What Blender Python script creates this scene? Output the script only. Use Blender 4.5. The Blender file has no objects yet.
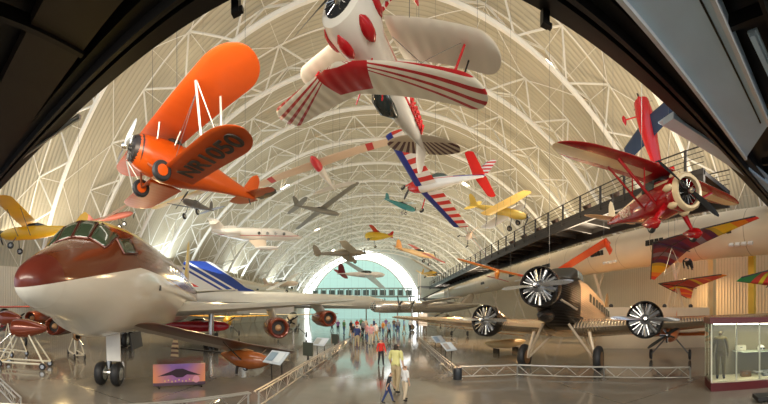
import bpy, math, random
from mathutils import Vector, Matrix
SC=bpy.context.scene; COL=SC.collection
PI=math.pi; rnd=random.Random(7)
# ------------------------------------------------------------------ camera
F=310.; H=2.5; X0=380.; Y0=313.
cd=bpy.data.cameras.new('camera'); cam=bpy.data.objects.new('camera',cd); COL.objects.link(cam)
cam.location=(0,0,H); cam.rotation_euler=(PI/2,0,0); SC.camera=cam
cd.type='PANO'; cd.panorama_type='CENTRAL_CYLINDRICAL'
cd.central_cylindrical_range_u_min=-X0/F; cd.central_cylindrical_range_u_max=(768-X0)/F
cd.central_cylindrical_range_v_min=-(404-Y0)/F; cd.central_cylindrical_range_v_max=Y0/F
cd.central_cylindrical_radius=1; cd.clip_end=600; cd.clip_start=.05
SC.view_settings.view_transform='Standard'; SC.view_settings.look='None'
SC.view_settings.exposure=0.55; SC.view_settings.gamma=1.0; SC.view_settings.use_curve_mapping=False
try:
    SC.cycles.use_denoising=True; SC.cycles.max_bounces=6; SC.cycles.diffuse_bounces=3
    SC.cycles.glossy_bounces=3; SC.cycles.transmission_bounces=4; SC.cycles.sample_clamp_indirect=6
except Exception: pass
# ------------------------------------------------------------------ world and lights
W=bpy.data.worlds.new('daylight'); SC.world=W; W.use_nodes=True
bg=W.node_tree.nodes['Background']; bg.inputs[0].default_value=(.80,.88,1,1); bg.inputs[1].default_value=0.8
AF=.42
def area(name,loc,direction,sx,sy,power,col):
    l=bpy.data.lights.new(name,'AREA'); l.shape='RECTANGLE'; l.size=sx; l.size_y=sy; l.energy=power*AF; l.color=col
    o=bpy.data.objects.new(name,l); COL.objects.link(o); o.location=loc
    o.rotation_euler=Vector(direction).to_track_quat('-Z','Y').to_euler(); return o
WARM=(1,.83,.60); NEUT=(1,.91,.76); COOL=(.80,.92,1)
for i,y in enumerate((16,40,66,92,118)):          # uplights lying along the tops of the two air ducts
    c=NEUT if i<2 else COOL
    area('uplight',(18,y,9.6),(-.35,0,1),5,20,4200,WARM if i<2 else NEUT)
    area('uplight',(-27.5,y,9.8),(.35,0,1),7,20,3300,NEUT if i<1 else COOL)
area('overhang_fill',(0,6.3,9.4),(0,1,.30),26,1.2,2000,NEUT)      # added unseen fill at the front of the overhang, shining into the hall
area('overhang_fill',(0,6.3,8.7),(0,1,-.55),26,.8,700,NEUT)  # second added fill, aimed down at the near aircraft
area('entrance_fill_lamp',(-2,-6,8.3),(-.2,.75,-1),22,2.5,5200,NEUT)      # unseen fill added over the entrance behind the viewer, for the airliner nose
def spot(loc,target,power,col,size=1.2,rad=.3):
    l=bpy.data.lights.new('truss_and_fill_spot','SPOT'); l.energy=power; l.color=col; l.spot_size=size; l.spot_blend=.6; l.shadow_soft_size=rad
    o=bpy.data.objects.new('truss_and_fill_spot',l); COL.objects.link(o); o.location=loc
    o.rotation_euler=(Vector(target)-Vector(loc)).to_track_quat('-Z','Y').to_euler()
for y in (24.8,53,81,110):
    for x in (-17,15):
        spot((x,y,26),(x*.6,y+3,0),9000,(1,.86,.66),1.5,.35)
for (x,y) in ((14,18),(6,22),(21,12),(17,30)): spot((x*1.15,y+4,7.6),(x*.9,y,0),2400,(1,.62,.30),2.2,.25)  # warm fill spots low in mid-air, added to brighten the trimotor side
for (x,y) in ((-14,14),(-19,10),(-13,26),(-20,20)): spot((x-4,y+4,7.4),(x,y,0),1800,(1,.70,.32),2.2,.25)  # low warm spots added for the yellow glow behind the airliner
# ------------------------------------------------------------------ node helpers
class S:
    def __init__(s,t,k): s.t=t; s.k=k
    def _m(s,op,*a):
        n=s.t.nodes.new('ShaderNodeMath'); n.operation=op
        for i,v in enumerate((s,)+a):
            if isinstance(v,S): s.t.links.new(v.k,n.inputs[i])
            else: n.inputs[i].default_value=v
        return S(s.t,n.outputs[0])
    def __add__(s,o): return s._m('ADD',o)
    def __sub__(s,o): return s._m('SUBTRACT',o)
    def __mul__(s,o): return s._m('MULTIPLY',o)
    def __truediv__(s,o): return s._m('DIVIDE',o)
    def __gt__(s,o): return s._m('GREATER_THAN',o)
    def __lt__(s,o): return s._m('LESS_THAN',o)
    def fmod(s,p): return s._m('FLOORED_MODULO',p)
    def abs(s): return s._m('ABSOLUTE')
    def sin(s): return s._m('SINE')
    def atan2(s,o): return s._m('ARCTAN2',o)
    def max(s,o): return s._m('MAXIMUM',o)
    def min(s,o): return s._m('MINIMUM',o)
    def sqrt(s): return s._m('SQRT')
    def inv(s): return (s*-1.)+1.
def colmix(t,f,a,b):
    n=t.nodes.new('ShaderNodeMix'); n.data_type='RGBA'
    def put(sock,v):
        if isinstance(v,S): t.links.new(v.k,sock)
        elif isinstance(v,tuple): sock.default_value=(*v[:3],1)
        else: sock.default_value=v
    put(n.inputs['Factor'],f); put(n.inputs['A'],a); put(n.inputs['B'],b)
    return S(t,n.outputs['Result'])
def noise(t,scale,detail=3,vec=None):
    n=t.nodes.new('ShaderNodeTexNoise'); n.inputs['Scale'].default_value=scale; n.inputs['Detail'].default_value=detail
    if vec is None:
        c=t.nodes.new('ShaderNodeTexCoord'); vec=c.outputs['Object']
    t.links.new(vec,n.inputs['Vector']); return S(t,n.outputs['Fac'])
MATS={}
def M(name,col,rough=.45,metal=0.,coat=0.,pattern=None,emit=None,estr=0.,alpha=None,trans=0.,bump=None,var=.10,vscale=1.2,spec=.5,rpat=None):
    """procedural material: pattern(t,x,y,z) returns the colour in object coordinates"""
    if name in MATS: return MATS[name]
    m=bpy.data.materials.new(name); m.use_nodes=True; t=m.node_tree; b=t.nodes['Principled BSDF']
    b.inputs['Roughness'].default_value=rough; b.inputs['Metallic'].default_value=metal
    b.inputs['Coat Weight'].default_value=coat; b.inputs['Coat Roughness'].default_value=.08
    b.inputs['Specular IOR Level'].default_value=spec
    if trans: b.inputs['Transmission Weight'].default_value=trans
    tc=t.nodes.new('ShaderNodeTexCoord'); sp=t.nodes.new('ShaderNodeSeparateXYZ'); t.links.new(tc.outputs['Object'],sp.inputs[0])
    x,y,z=[S(t,sp.outputs[i]) for i in range(3)]
    c=pattern(t,x,y,z) if pattern else None
    if var:
        nz=noise(t,vscale)
        dark=tuple(v*(1-var*1.6) for v in col)
        if c is None: c=colmix(t,nz,dark,tuple(min(1,v*(1+var*.5)) for v in col))
        else:
            n=t.nodes.new('ShaderNodeMix'); n.data_type='RGBA'; n.blend_type='MULTIPLY'; n.inputs['Factor'].default_value=1
            t.links.new(c.k,n.inputs['A']); g=colmix(t,nz,(1-var,)*3,(1,1,1)); t.links.new(g.k,n.inputs['B']); c=S(t,n.outputs['Result'])
    if c is None: b.inputs['Base Color'].default_value=(*col,1)
    else: t.links.new(c.k,b.inputs['Base Color'])
    if emit: b.inputs['Emission Color'].default_value=(*emit,1); b.inputs['Emission Strength'].default_value=estr
    if rpat: t.links.new(rpat(t,x,y,z).k,b.inputs['Roughness'])
    if bump:
        h=bump(t,x,y,z); bn=t.nodes.new('ShaderNodeBump'); bn.inputs['Strength'].default_value=.5; bn.inputs['Distance'].default_value=.03
        t.links.new(h.k,bn.inputs['Height']); t.links.new(bn.outputs[0],b.inputs['Normal'])
    MATS[name]=m; return m
WHITE=(.86,.84,.78); CREAM=(.84,.78,.62)
# ------------------------------------------------------------------ mesh helpers
SPLIT={'hanger_rod','column','landing','stair_flight','joint_band','support_strut','rail','railing','gear_strut','nose_gear_leg','wing_strut','cabane_strut','jury_strut','bracing_wire','cabin_window','window_frame','printed_light','push_rod','suspension_cable','shoe'}
class MB:
    def __init__(s): s.v=[]; s.f=[]; s.m=[]
    def add(s,vs,fs,mi=0):
        o=len(s.v); s.v+= [tuple(v) for v in vs]; s.f+=[tuple(i+o for i in f) for f in fs]; s.m+=[mi]*len(fs); return s
    def box(s,c,d,rot=None,mi=0):
        x,y,z=[k/2 for k in d]; vs=[Vector((a*x,b*y,e*z)) for a in(-1,1) for b in(-1,1) for e in(-1,1)]
        if rot is not None: vs=[rot@v for v in vs]
        vs=[v+Vector(c) for v in vs]
        return s.add(vs,[(0,1,3,2),(4,6,7,5),(0,4,5,1),(2,3,7,6),(0,2,6,4),(1,5,7,3)],mi)
    def bar(s,a,b,w,h,up=(0,0,1),mi=0):
        a=Vector(a); b=Vector(b); d=(b-a); L=d.length; d.normalize(); u=Vector(up); sd=d.cross(u)
        if sd.length<1e-4: sd=d.cross(Vector((1,0,0)))
        sd.normalize(); u=sd.cross(d); R=Matrix((d,sd,u)).transposed()
        return s.box((a+b)/2,(L,w,h),R,mi)
    def tube(s,pts,r,n=8,mi=0,cap=True):
        pts=[Vector(p) for p in pts]; rs=r if isinstance(r,(list,tuple)) else [r]*len(pts)
        vs=[];prev=None
        for i,p in enumerate(pts):
            d=(pts[min(i+1,len(pts)-1)]-pts[max(i-1,0)]); d.normalize()
            if prev is None:
                a=Vector((0,0,1)) if abs(d.z)<.9 else Vector((1,0,0)); u=d.cross(a).normalized()
            else: u=(prev-d*prev.dot(d)).normalized()
            prev=u; w=d.cross(u)
            for k in range(n): q=2*PI*k/n; vs.append(p+(u*math.cos(q)+w*math.sin(q))*rs[i])
        fs=[(i*n+k,i*n+(k+1)%n,(i+1)*n+(k+1)%n,(i+1)*n+k) for i in range(len(pts)-1) for k in range(n)]
        if cap: fs+=[tuple(range(n))[::-1],tuple((len(pts)-1)*n+k for k in range(n))]
        return s.add(vs,fs,mi)
    def lathe(s,o,axis,prof,n=24,mi=0,cap=True):
        """prof: list of (distance along axis, radius)"""
        o=Vector(o); d=Vector(axis).normalized()
        a=Vector((0,0,1)) if abs(d.z)<.9 else Vector((1,0,0)); u=d.cross(a).normalized(); w=d.cross(u)
        vs=[];
        for t,r in prof:
            for k in range(n): q=2*PI*k/n; vs.append(o+d*t+(u*math.cos(q)+w*math.sin(q))*r)
        fs=[(i*n+k,i*n+(k+1)%n,(i+1)*n+(k+1)%n,(i+1)*n+k) for i in range(len(prof)-1) for k in range(n)]
        if cap: fs+=[tuple(range(n))[::-1],tuple((len(prof)-1)*n+k for k in range(n))]
        return s.add(vs,fs,mi)
    def loft(s,secs,n=24,mi=0,cap=True):
        """secs along x: (x, half width, half height, centre z[, exponent])"""
        vs=[]
        for q in secs:
            x,ry,rz,zc=q[:4]; e=q[4] if len(q)>4 else 2.
            for k in range(n):
                a=2*PI*k/n; c,sn=math.cos(a),math.sin(a)
                vs.append((x,ry*math.copysign(abs(c)**(2/e),c),zc+rz*math.copysign(abs(sn)**(2/e),sn)))
        fs=[(i*n+k,i*n+(k+1)%n,(i+1)*n+(k+1)%n,(i+1)*n+k) for i in range(len(secs)-1) for k in range(n)]
        if cap: fs+=[tuple(range(n))[::-1],tuple((len(secs)-1)*n+k for k in range(n))]
        return s.add(vs,fs,mi)
    def foil(s,st,nrm=(0,0,1),mi=0):
        """stations: (leading edge point, chord, thickness ratio); chord runs along -x, thickness along nrm"""
        prof=[(0,0),(.03,.35),(.12,.8),(.3,1),(.55,.82),(.8,.4),(1,.03),(.8,-.2),(.55,-.38),(.3,-.45),(.12,-.42),(.03,-.25)]
        nn=Vector(nrm); vs=[]; n=len(prof)
        for le,ch,t in st:
            for a,b in prof: vs.append(Vector(le)+Vector((-a*ch,0,0))+nn*(b*t*ch*.62))
        fs=[(i*n+k,i*n+(k+1)%n,(i+1)*n+(k+1)%n,(i+1)*n+k) for i in range(len(st)-1) for k in range(n)]
        fs+=[tuple(range(n))[::-1],tuple((len(st)-1)*n+k for k in range(n))]
        return s.add(vs,fs,mi)
    def islands(s):
        par=list(range(len(s.v)))
        def fd(i):
            while par[i]!=i: par[i]=par[par[i]]; i=par[i]
            return i
        for f in s.f:
            a=fd(f[0])
            for j in f[1:]: par[fd(j)]=a
        g={}
        for k,f in enumerate(s.f): g.setdefault(fd(f[0]),[]).append(k)
        out=[]
        for ks in g.values():
            m=MB(); ix={}
            for k in ks:
                ff=[]
                for v in s.f[k]:
                    if v not in ix: ix[v]=len(m.v); m.v.append(s.v[v])
                    ff.append(ix[v])
                m.f.append(tuple(ff)); m.m.append(s.m[k])
            out.append(m)
        return out
    def build(s,name,mat,parent=None,smooth=True,ang=.7):
        if parent is not None and name in SPLIT:
            parts=s.islands()
            if len(parts)>1:
                return [m.build(name,mat,parent,smooth,ang) for m in parts][0]
        me=bpy.data.meshes.new(name); me.from_pydata(s.v,[],s.f); me.update()
        for m in (mat if isinstance(mat,(list,tuple)) else [mat]): me.materials.append(m)
        if any(s.m): me.polygons.foreach_set('material_index',s.m)
        import bmesh
        b=bmesh.new(); b.from_mesh(me); bmesh.ops.recalc_face_normals(b,faces=b.faces); b.to_mesh(me); b.free()
        if smooth: me.shade_smooth(); me.set_sharp_from_angle(angle=ang)
        o=bpy.data.objects.new(name,me); COL.objects.link(o)
        if parent is not None: o.parent=parent
        return o
def tag(o,label,cat,group=None,kind=None):
    if label: o['label']=label
    if cat: o['category']=cat
    if group: o['group']=group
    if kind: o['kind']=kind
    return o
def empty(name,label,cat,mat=None,loc=None,rz=0,group=None):
    o=bpy.data.objects.new(name,None); o.empty_display_size=.3; COL.objects.link(o)
    if mat is not None: o.matrix_world=mat
    if loc is not None: o.location=loc; o.rotation_euler=(0,0,rz)
    return tag(o,label,cat,group)
def struct(name,mb,mat,**k): o=mb.build(name,mat,**k); o['kind']='structure'; return o
def at(px,py,rho):
    t=(px-X0)/F; return Vector((rho*math.sin(t),rho*math.cos(t),H+(Y0-py)/F*rho))
def ground(px,py,z=0): return at(px,py,F*(H-z)/(py-Y0))
def mw(R,pos,s=1.):
    m=Matrix(((R[0],R[1],R[2]),(R[3],R[4],R[5]),(R[6],R[7],R[8]))).to_4x4()
    return Matrix.Translation(pos)@m@Matrix.Scale(s,4)
def halfwing(mb,side,y0,y1,xr,cr,xt,ct,z0,z1,t=.12,rnd_=.0,n=10,mi=0):
    """one half wing from y0 to y1; xr/xt leading edge x, cr/ct chords, z0/z1 heights; rnd_ = rounded tip length"""
    st=[]; ys=[0,.25,.5,.75]; 
    L=y1-y0
    if rnd_>0:
        ys=[i/6*(1-rnd_/L) for i in range(7)]+[1-rnd_/L+rnd_/L*math.sin(PI/2*i/n) for i in range(1,n+1)]
    else: ys=[i/6 for i in range(7)]
    for u in ys:
        c=cr+(ct-cr)*u; x=xr+(xt-xr)*u; k=1.
        if rnd_>0 and u>1-rnd_/L:
            q=(u-(1-rnd_/L))/(rnd_/L); k=max(.04,math.sqrt(max(0,1-q*q)))
        st.append(((x-c*(1-k)*.45,side*(y0+L*u),z0+(z1-z0)*u),c*k,t))
    mb.foil(st,(0,0,1),mi)
    return mb
def fin(mb,x0,c0,z0,x1,c1,z1,t=.08,y=0,rd=.35,mi=0):
    st=[]
    for i in range(9):
        u=i/8; k=1.
        if u>1-rd: q=(u-(1-rd))/rd; k=max(.1,math.sqrt(1-q*q*.97))
        c=c0+(c1-c0)*u; x=x0+(x1-x0)*u
        st.append(((x-c*(1-k)*.5,y,z0+(z1-z0)*u),c*k,t))
    mb.foil(st,(0,1,0),mi); return mb
def text(name,s,size,origin,right,up,mat,parent,ext=.004,bold=0.):
    cu=bpy.data.curves.new(name,'FONT'); cu.body=s; cu.size=size; cu.extrude=ext; cu.offset=bold; cu.align_x='LEFT'
    o=bpy.data.objects.new(name,cu); COL.objects.link(o); dg=bpy.context.evaluated_depsgraph_get()
    me=bpy.data.meshes.new_from_object(o.evaluated_get(dg)); COL.objects.unlink(o); bpy.data.objects.remove(o)
    me.materials.clear(); me.materials.append(mat)
    q=bpy.data.objects.new(name,me); COL.objects.link(q); q.parent=parent
    r=Vector(right).normalized(); u=Vector(up).normalized(); n=r.cross(u)
    q.matrix_local=Matrix.Translation(origin)@Matrix((r,u,n)).transposed().to_4x4(); return q
# hall section: half ellipse
AX,BZ,CX=37.8,31.4,-.5
def roofz(x,off=0): return (BZ-off)*math.sqrt(max(0,1-((x-CX)/(AX-off))**2))
def cables(root,pts,r=.014):
    r*=.7
    """thin wires from the plane's lifting points straight up to the roof"""
    inv=root.matrix_world.inverted()
    for p in pts:
        w=root.matrix_world@Vector(p); top=Vector((w.x,w.y,roofz(w.x)))
        MB().tube([inv@w,inv@top],r/root.matrix_world.to_scale()[0],5).build('suspension_cable',steelw,root)
steelw=M('wire_steel',(.12,.12,.115),.6,0,var=0)
black=M('black_rubber',(.015,.015,.016),.55); dark=M('dark_metal',(.04,.035,.03),.4,.5)
steel=M('polished_steel',(.62,.62,.60),.25,1.,var=.05); whitep=M('white_paint',WHITE,.35,coat=.3)
whitesteel=M('white_truss_paint',(.93,.90,.80),.5,var=.05)
glassd=M('dark_glass',(.02,.03,.03),.08,0,spec=.8,var=0)
# ================================================================== structure
YF,YE=-22,138
def floor_pat(t,x,y,z):
    n1=noise(t,.35,5); n2=noise(t,2.3,4)
    c=colmix(t,n1,(.15,.135,.11),(.30,.275,.235)); c=colmix(t,n2*.5,c,(.13,.12,.10))
    jx=(x.fmod(6.)<.05).max(y.fmod(6.)<.05)
    return colmix(t,jx*.55,c,(.07,.065,.055))
floor_m=M('polished_concrete',(.4,.4,.4),.14,pattern=floor_pat,var=0,spec=.75,rpat=lambda t,x,y,z:noise(t,.9,4)*.16+.02)
mb=MB(); mb.box((CX,(YF+YE)/2,-.1),(2*AX+4,YE-YF,.2)); struct('floor',mb,floor_m,smooth=False)
# barrel roof skin
def roof_pat(t,x,y,z):
    seam=(y.fmod(.45)<.07)
    n1=noise(t,.12,4)
    c=colmix(t,n1,(.46,.40,.27),(.68,.61,.44))
    return colmix(t,seam*.5,c,(.36,.31,.22))
roof_m=M('cream_roof_sheet',(.8,.7,.6),.55,pattern=roof_pat,var=.04,bump=lambda t,x,y,z:(y*(2*PI/.45)).sin())
N=48; vs=[];fs=[]
YR=7.2
for i,y in enumerate((YR,YE)):
    for k in range(N+1):
        a=PI*k/N; vs.append((CX+AX*math.cos(a),y,max(0,BZ*math.sin(a))))
for k in range(N): fs.append((k,k+1,N+1+k+1,N+1+k))
mb=MB(); mb.add(vs,fs)
for i,y in enumerate((YR,YE)):
    pass
o=struct('ceiling',mb,roof_m)
sol=o.modifiers.new('thickness','SOLIDIFY'); sol.thickness=.25; sol.offset=-1
# trusses: each rib is one arch with its web
SP=7.2; y=24.6-2*SP; ti=1
def ell(a,off,y): return Vector((CX+(AX-off)*math.cos(a),y,(BZ-off)*math.sin(a)))
NB=18
ys=[]
while y<YE: ys.append(y); y+=SP
for y in ys:
    mb=MB(); 
    low=[ell(PI*(j)/NB,3.0,y) for j in range(NB+1)]
    fine=[ell(PI*j/72,3.0,y) for j in range(73)]
    mb.tube(fine,.26,6)
    for dy in (-1.5,1.5):
        mb.tube([ell(PI*j/72,.25,y+dy) for j in range(73)],.10,5)
        for j in range(NB):
            up=ell(PI*(j+.5)/NB,.25,y+dy)
            mb.tube([low[j],up],.10,5); mb.tube([low[j+1],up],.10,5)
    for j in range(NB):
        mb.tube([ell(PI*(j+.5)/NB,.25,y-1.5),ell(PI*(j+.5)/NB,.25,y+1.5)],.06,4)
    struct('trim_%d'%ti,mb,whitesteel); ti+=1
# purlins between ribs and diagonal rods
mb=MB()
for k in range(1,36):
    a=PI*k/36; mb.tube([ell(a,.18,YR),ell(a,.18,YE)],.09,4)
struct('trim_%d'%ti,mb,whitesteel); ti+=1
mb=MB()
for i in range(len(ys)-1):
    for j in range(0,NB):
        s=(i+j)%2; a0=PI*(j+.5)/NB; a1=PI*(j+1.5)/NB
        if a1>PI: continue
        mb.tube([ell(a0 if s else a1,.5,ys[i]+1.5),ell(a1 if s else a0,.5,ys[i+1]-1.5)],.045,4)
struct('trim_%d'%ti,mb,whitesteel); ti+=1
# side walls
def wallpat(c1,c2):
    def f(t,x,y,z): return colmix(t,(y.fmod(.3)<.06)*.5,c1,c2)
    return f
wall_r=M('beige_corrugated_wall',(.6,.5,.3),.55,pattern=wallpat((.66,.55,.37),(.42,.33,.2)),bump=lambda t,x,y,z:(y*(2*PI/.3)).sin())
wall_l=M('white_corrugated_wall',(.7,.7,.6),.55,pattern=wallpat((.74,.70,.58),(.55,.5,.4)),bump=lambda t,x,y,z:(y*(2*PI/.3)).sin())
RX,LX=25.5,-34.
mb=MB(); mb.box((RX+.15,(YE+0)/2,3.9),(.3,YE,7.8)); mb.box((RX+5.2,YE/2,7.9),(10.4,YE,.2)); struct('wall_right',mb,wall_r,smooth=False)
mb=MB(); mb.box((LX-.15,YE/2,3.9),(.3,YE,7.8)); mb.box((LX-1.9,YE/2,7.9),(3.8,YE,.2)); struct('wall_left',mb,wall_l,smooth=False)
# end wall: lit glazed ring around translucent hangar doors
end_w=M('end_wall_panel',(.72,.76,.70),.6)
ringm=M('daylit_clear_glazing',(.9,.95,1),.3,emit=(.93,.98,1),estr=1.9,var=0)
def doorpat(t,x,y,z): return colmix(t,(x.fmod(3.2)<.18).max(z.fmod(4.5)<.12)*.6,(.30,.50,.45),(.18,.30,.27))
doorm=M('translucent_hangar_door',(.5,.68,.62),.4,pattern=doorpat,emit=(.52,.80,.72),estr=.5)
def disc(y,a,b,cx,n=64):
    vs=[(cx,y,0)]+[(cx+a*math.cos(PI*k/n),y,b*math.sin(PI*k/n)) for k in range(n+1)]
    return vs,[(0,k+1,k+2) for k in range(n)]
mb=MB(); mb.add(*disc(YE,AX,BZ,CX)); struct('wall_far',mb,end_w,smooth=False)
def ringv(y,a0,b0,a1,b1,cx,n=64):
    vs=[(cx+a0*math.cos(PI*k/n),y,b0*math.sin(PI*k/n)) for k in range(n+1)]+[(cx+a1*math.cos(PI*k/n),y,b1*math.sin(PI*k/n)) for k in range(n+1)]
    return vs,[(k,k+1,n+2+k,n+1+k) for k in range(n)]
ECX=-9.
mb=MB(); mb.add(*ringv(YE-.4,23,26.2,28.5,30.6,ECX)); mb.add(*ringv(YE-.1,23,26.2,28.5,30.6,ECX)); struct('window_1',mb,ringm,smooth=False)
mb=MB(); mb.add(*disc(YE-.5,23,26.2,ECX)); struct('door_1',mb,doorm,smooth=False)
mb=MB()
for a in range(0,33):
    q=PI*a/32
    mb.tube([(ECX+23*math.cos(q),YE-.55,26.2*math.sin(q)),(ECX+28.5*math.cos(q),YE-.55,30.6*math.sin(q))],.18,4)
for (a,b) in ((23,26.2),(28.5,30.6)): mb.tube([(ECX+a*math.cos(PI*k/48),YE-.6,b*math.sin(PI*k/48)) for k in range(49)],.3,5)
struct('trim_%d'%ti,mb,whitesteel); ti+=1
mb=MB(); mb.box((ECX+1,YE-4,9.6),(46,6,.5)); mb.box((ECX+1,YE-1.2,13.4),(44,.4,.5))
for k in range(23): mb.box((ECX-21+k*2,YE-1.3,11.5),(.35,.4,3.6))
struct('trim_%d'%ti,mb,M('grey_green_mezzanine',(.38,.44,.40),.6),smooth=False); ti+=1
mb=MB()
for k in range(12): mb.box((ECX-20+k*3.8,YE-1.15,11.5),(2.6,.1,2.4))
struct('window_2',mb,M('dim_mezzanine_glass',(.13,.17,.16),.2),smooth=False)
# ------------------------------------------------------------------ dark entrance overhang above the camera
overm=M('brown_soffit_shade_tint',(.016,.010,.005),.5); overb=M('black_steel_girder',(.0025,.002,.0015),.45,.2)  # left soffit panel: its shade is put into a darker brown
greym=M('grey_metal_daylight_tint',(.46,.62,.76),.45,.0); flm=M('pale_grey_flange',(.55,.58,.60),.35,.3)  # bluish daylight is put into this grey; same soffit band as the brown
ZC=H+6.15
def edgeY(x): return 5.43+x*.0135
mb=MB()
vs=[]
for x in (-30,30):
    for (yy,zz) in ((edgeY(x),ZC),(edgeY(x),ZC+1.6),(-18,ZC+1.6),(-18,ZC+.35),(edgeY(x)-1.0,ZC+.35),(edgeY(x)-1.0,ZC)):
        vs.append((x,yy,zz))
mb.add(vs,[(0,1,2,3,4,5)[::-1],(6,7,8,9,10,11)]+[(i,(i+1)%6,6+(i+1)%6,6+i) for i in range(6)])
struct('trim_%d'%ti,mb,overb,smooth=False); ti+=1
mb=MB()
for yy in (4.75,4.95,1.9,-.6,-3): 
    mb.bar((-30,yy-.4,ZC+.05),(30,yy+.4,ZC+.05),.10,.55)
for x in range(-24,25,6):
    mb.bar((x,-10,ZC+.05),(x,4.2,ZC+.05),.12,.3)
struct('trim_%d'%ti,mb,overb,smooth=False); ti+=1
def slab(pts,z,th,mat,name):
    mb=MB(); n=len(pts); mb.add([(p[0],p[1],z) for p in pts]+[(p[0],p[1],z+th) for p in pts],[tuple(range(n)),tuple(range(n,2*n))[::-1]]+[(i,(i+1)%n,n+(i+1)%n,n+i) for i in range(n)])
    return mb.build(name,mat,smooth=False)
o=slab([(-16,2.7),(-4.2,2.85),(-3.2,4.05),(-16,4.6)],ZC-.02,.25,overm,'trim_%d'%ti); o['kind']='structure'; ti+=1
def P2(px,py,h): 
    q=at(px,py,F*h/(Y0-py)); return (q.x,q.y)
hz=6.0
gp=[P2(624,1,hz),P2(746,158,hz),P2(769,124,hz),P2(715,1,hz)]
d=Vector((gp[0][0]-gp[1][0],gp[0][1]-gp[1][1])).normalized()*2.0; d2=Vector((gp[3][0]-gp[2][0],gp[3][1]-gp[2][1])).normalized()*2.
gp=[(gp[0][0]+d.x,gp[0][1]+d.y)]+gp+[(gp[3][0]+d2.x,gp[3][1]+d2.y)]
duct=slab(gp,H+hz,.35,greym,'soffit_panel'); tag(duct,'large grey-blue metal soffit panel under the dark overhang at upper right','ceiling panel')
dmb=MB()
for (a,b) in ((gp[0],gp[2]),(gp[5],gp[3])):
    dmb.bar((a[0],a[1],H+hz-.03),(b[0],b[1],H+hz-.03),.10,.12)
dmb.build('panel_edge_flange',flm,duct,smooth=False)
dmb=MB(); a=Vector((*gp[5],0)); b=Vector((*gp[3],0)); off=(Vector((*gp[0],0))-a).normalized()*.28
dmb.bar((a+off).to_tuple()[:2]+(H+hz-.01,),(b+off).to_tuple()[:2]+(H+hz-.01,),.035,.05); dmb.build('panel_seam',overb,duct,smooth=False)
def beam(a,b,w,h,mat,label,cat='beam'):
    mb=MB(); mb.bar(a,b,w,h); mb.bar(Vector(a)+Vector((0,0,h/2)),Vector(b)+Vector((0,0,h/2)),w*1.9,.05); o=mb.build('overhang_beam',mat,smooth=False); return tag(o,label,cat)
qa=P2(668,122,6.05); qb=P2(778,196,6.05)
beam((qa[0],qa[1],H+6.05+.1),(qb[0],qb[1],H+6.05+.1),.50,.2,greym,'grey flanged beam crossing the corner of the overhang above the red aeroplane')
qa=P2(80,122,6.0); qb=P2(-16,190,6.0)
beam((qa[0],qa[1],H+6.05+.1),(qb[0],qb[1],H+6.05+.1),.07,.12,flm,'thin pale metal bar along the lower left edge of the dark overhang')
qa=P2(752,38,6.0); qb=P2(790,120,6.0)
beam((qa[0],qa[1],H+6.1),(qb[0],qb[1],H+6.1),.12,.14,greym,'short grey beam in the black corner at top right')
for (px,py,lab) in ((236,2,'small black bracket hanging at the top of the overhang edge left of the white biplane'),(545,14,'small black bracket hanging at the top of the overhang edge right of the white biplane')):
    q=P2(px,py,6.1); mb=MB(); mb.box((q[0],q[1],H+6.0),(.16,.12,.3)); mb.box((q[0]+.1,q[1],H+5.9),(.1,.08,.1)); tag(mb.build('edge_bracket',overb,smooth=False),lab,'bracket')
# ------------------------------------------------------------------ elevated walkway on the right
wk=empty('elevated_walkway','long dark elevated walkway with post railing running along the right side','walkway',loc=(12,8,0))
wk.location=(0,0,0)
deckz=H+6.45
mb=MB(); mb.box((13.4,41,deckz-.1),(2.8,68,.2)); mb.box((12.1,41,deckz-.3),(.15,68,.75)); mb.box((14.7,41,deckz-.45),(.15,68,.9)); 
for k in range(34): mb.box((13.4,8+2*k,deckz-.35),(2.6,.12,.35))
mb.build('deck',M('dark_walkway_steel',(.035,.03,.027),.4,.5),wk,smooth=False)
mb=MB()
for xx in (12.05,14.75):
    for hh in (.35,.6,.85,1.1): mb.tube([(xx,7,deckz+hh),(xx,75,deckz+hh)],.018 if hh<1 else .035,5)
mb.build('railing',dark,wk)
pm=MB().box((12.05,0,deckz+.5),(.09,.12,1.25)).box((12.05,0,deckz-.2),(.2,.16,.3)).build('railing_post',dark,wk,smooth=False)
pm.location=(0,8,0)
for k in range(1,34):
    for xx in ((0,2.7) if k%2==0 else (0,)):
        c=pm.copy(); COL.objects.link(c); c.parent=wk; c.location=(xx,8+k*2,0)
mb=MB()
for yy in (20,36,52,68): mb.tube([(13.4,yy,deckz-.2),(13.4,yy,roofz(13.4,.3))],.018,6)
mb.build('hanger_rod',whitesteel,wk)
for k in range(7):
    yy=12.5+k*3.1+ (0 if k<3 else 1.5)
    f=empty('floodlight','round brown floodlight above the rear rail of the elevated walkway, %s from the near end'%('first','second','third','fourth','fifth','sixth','seventh')[k],'floodlight',loc=(14.95,yy,deckz+1.3),group='floodlights along the elevated walkway')
    MB().lathe((0,0,.1),(-.5,0,.9),[(0,.12),(.1,.28),(.45,.36),(.5,.36),(.5,.30)],16).build('lamp_housing',M('bronze_housing',(.10,.06,.04),.35,.6),f)
    MB().box((0,0,0),(.08,.3,.3)).build('bracket',dark,f,smooth=False)
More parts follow.
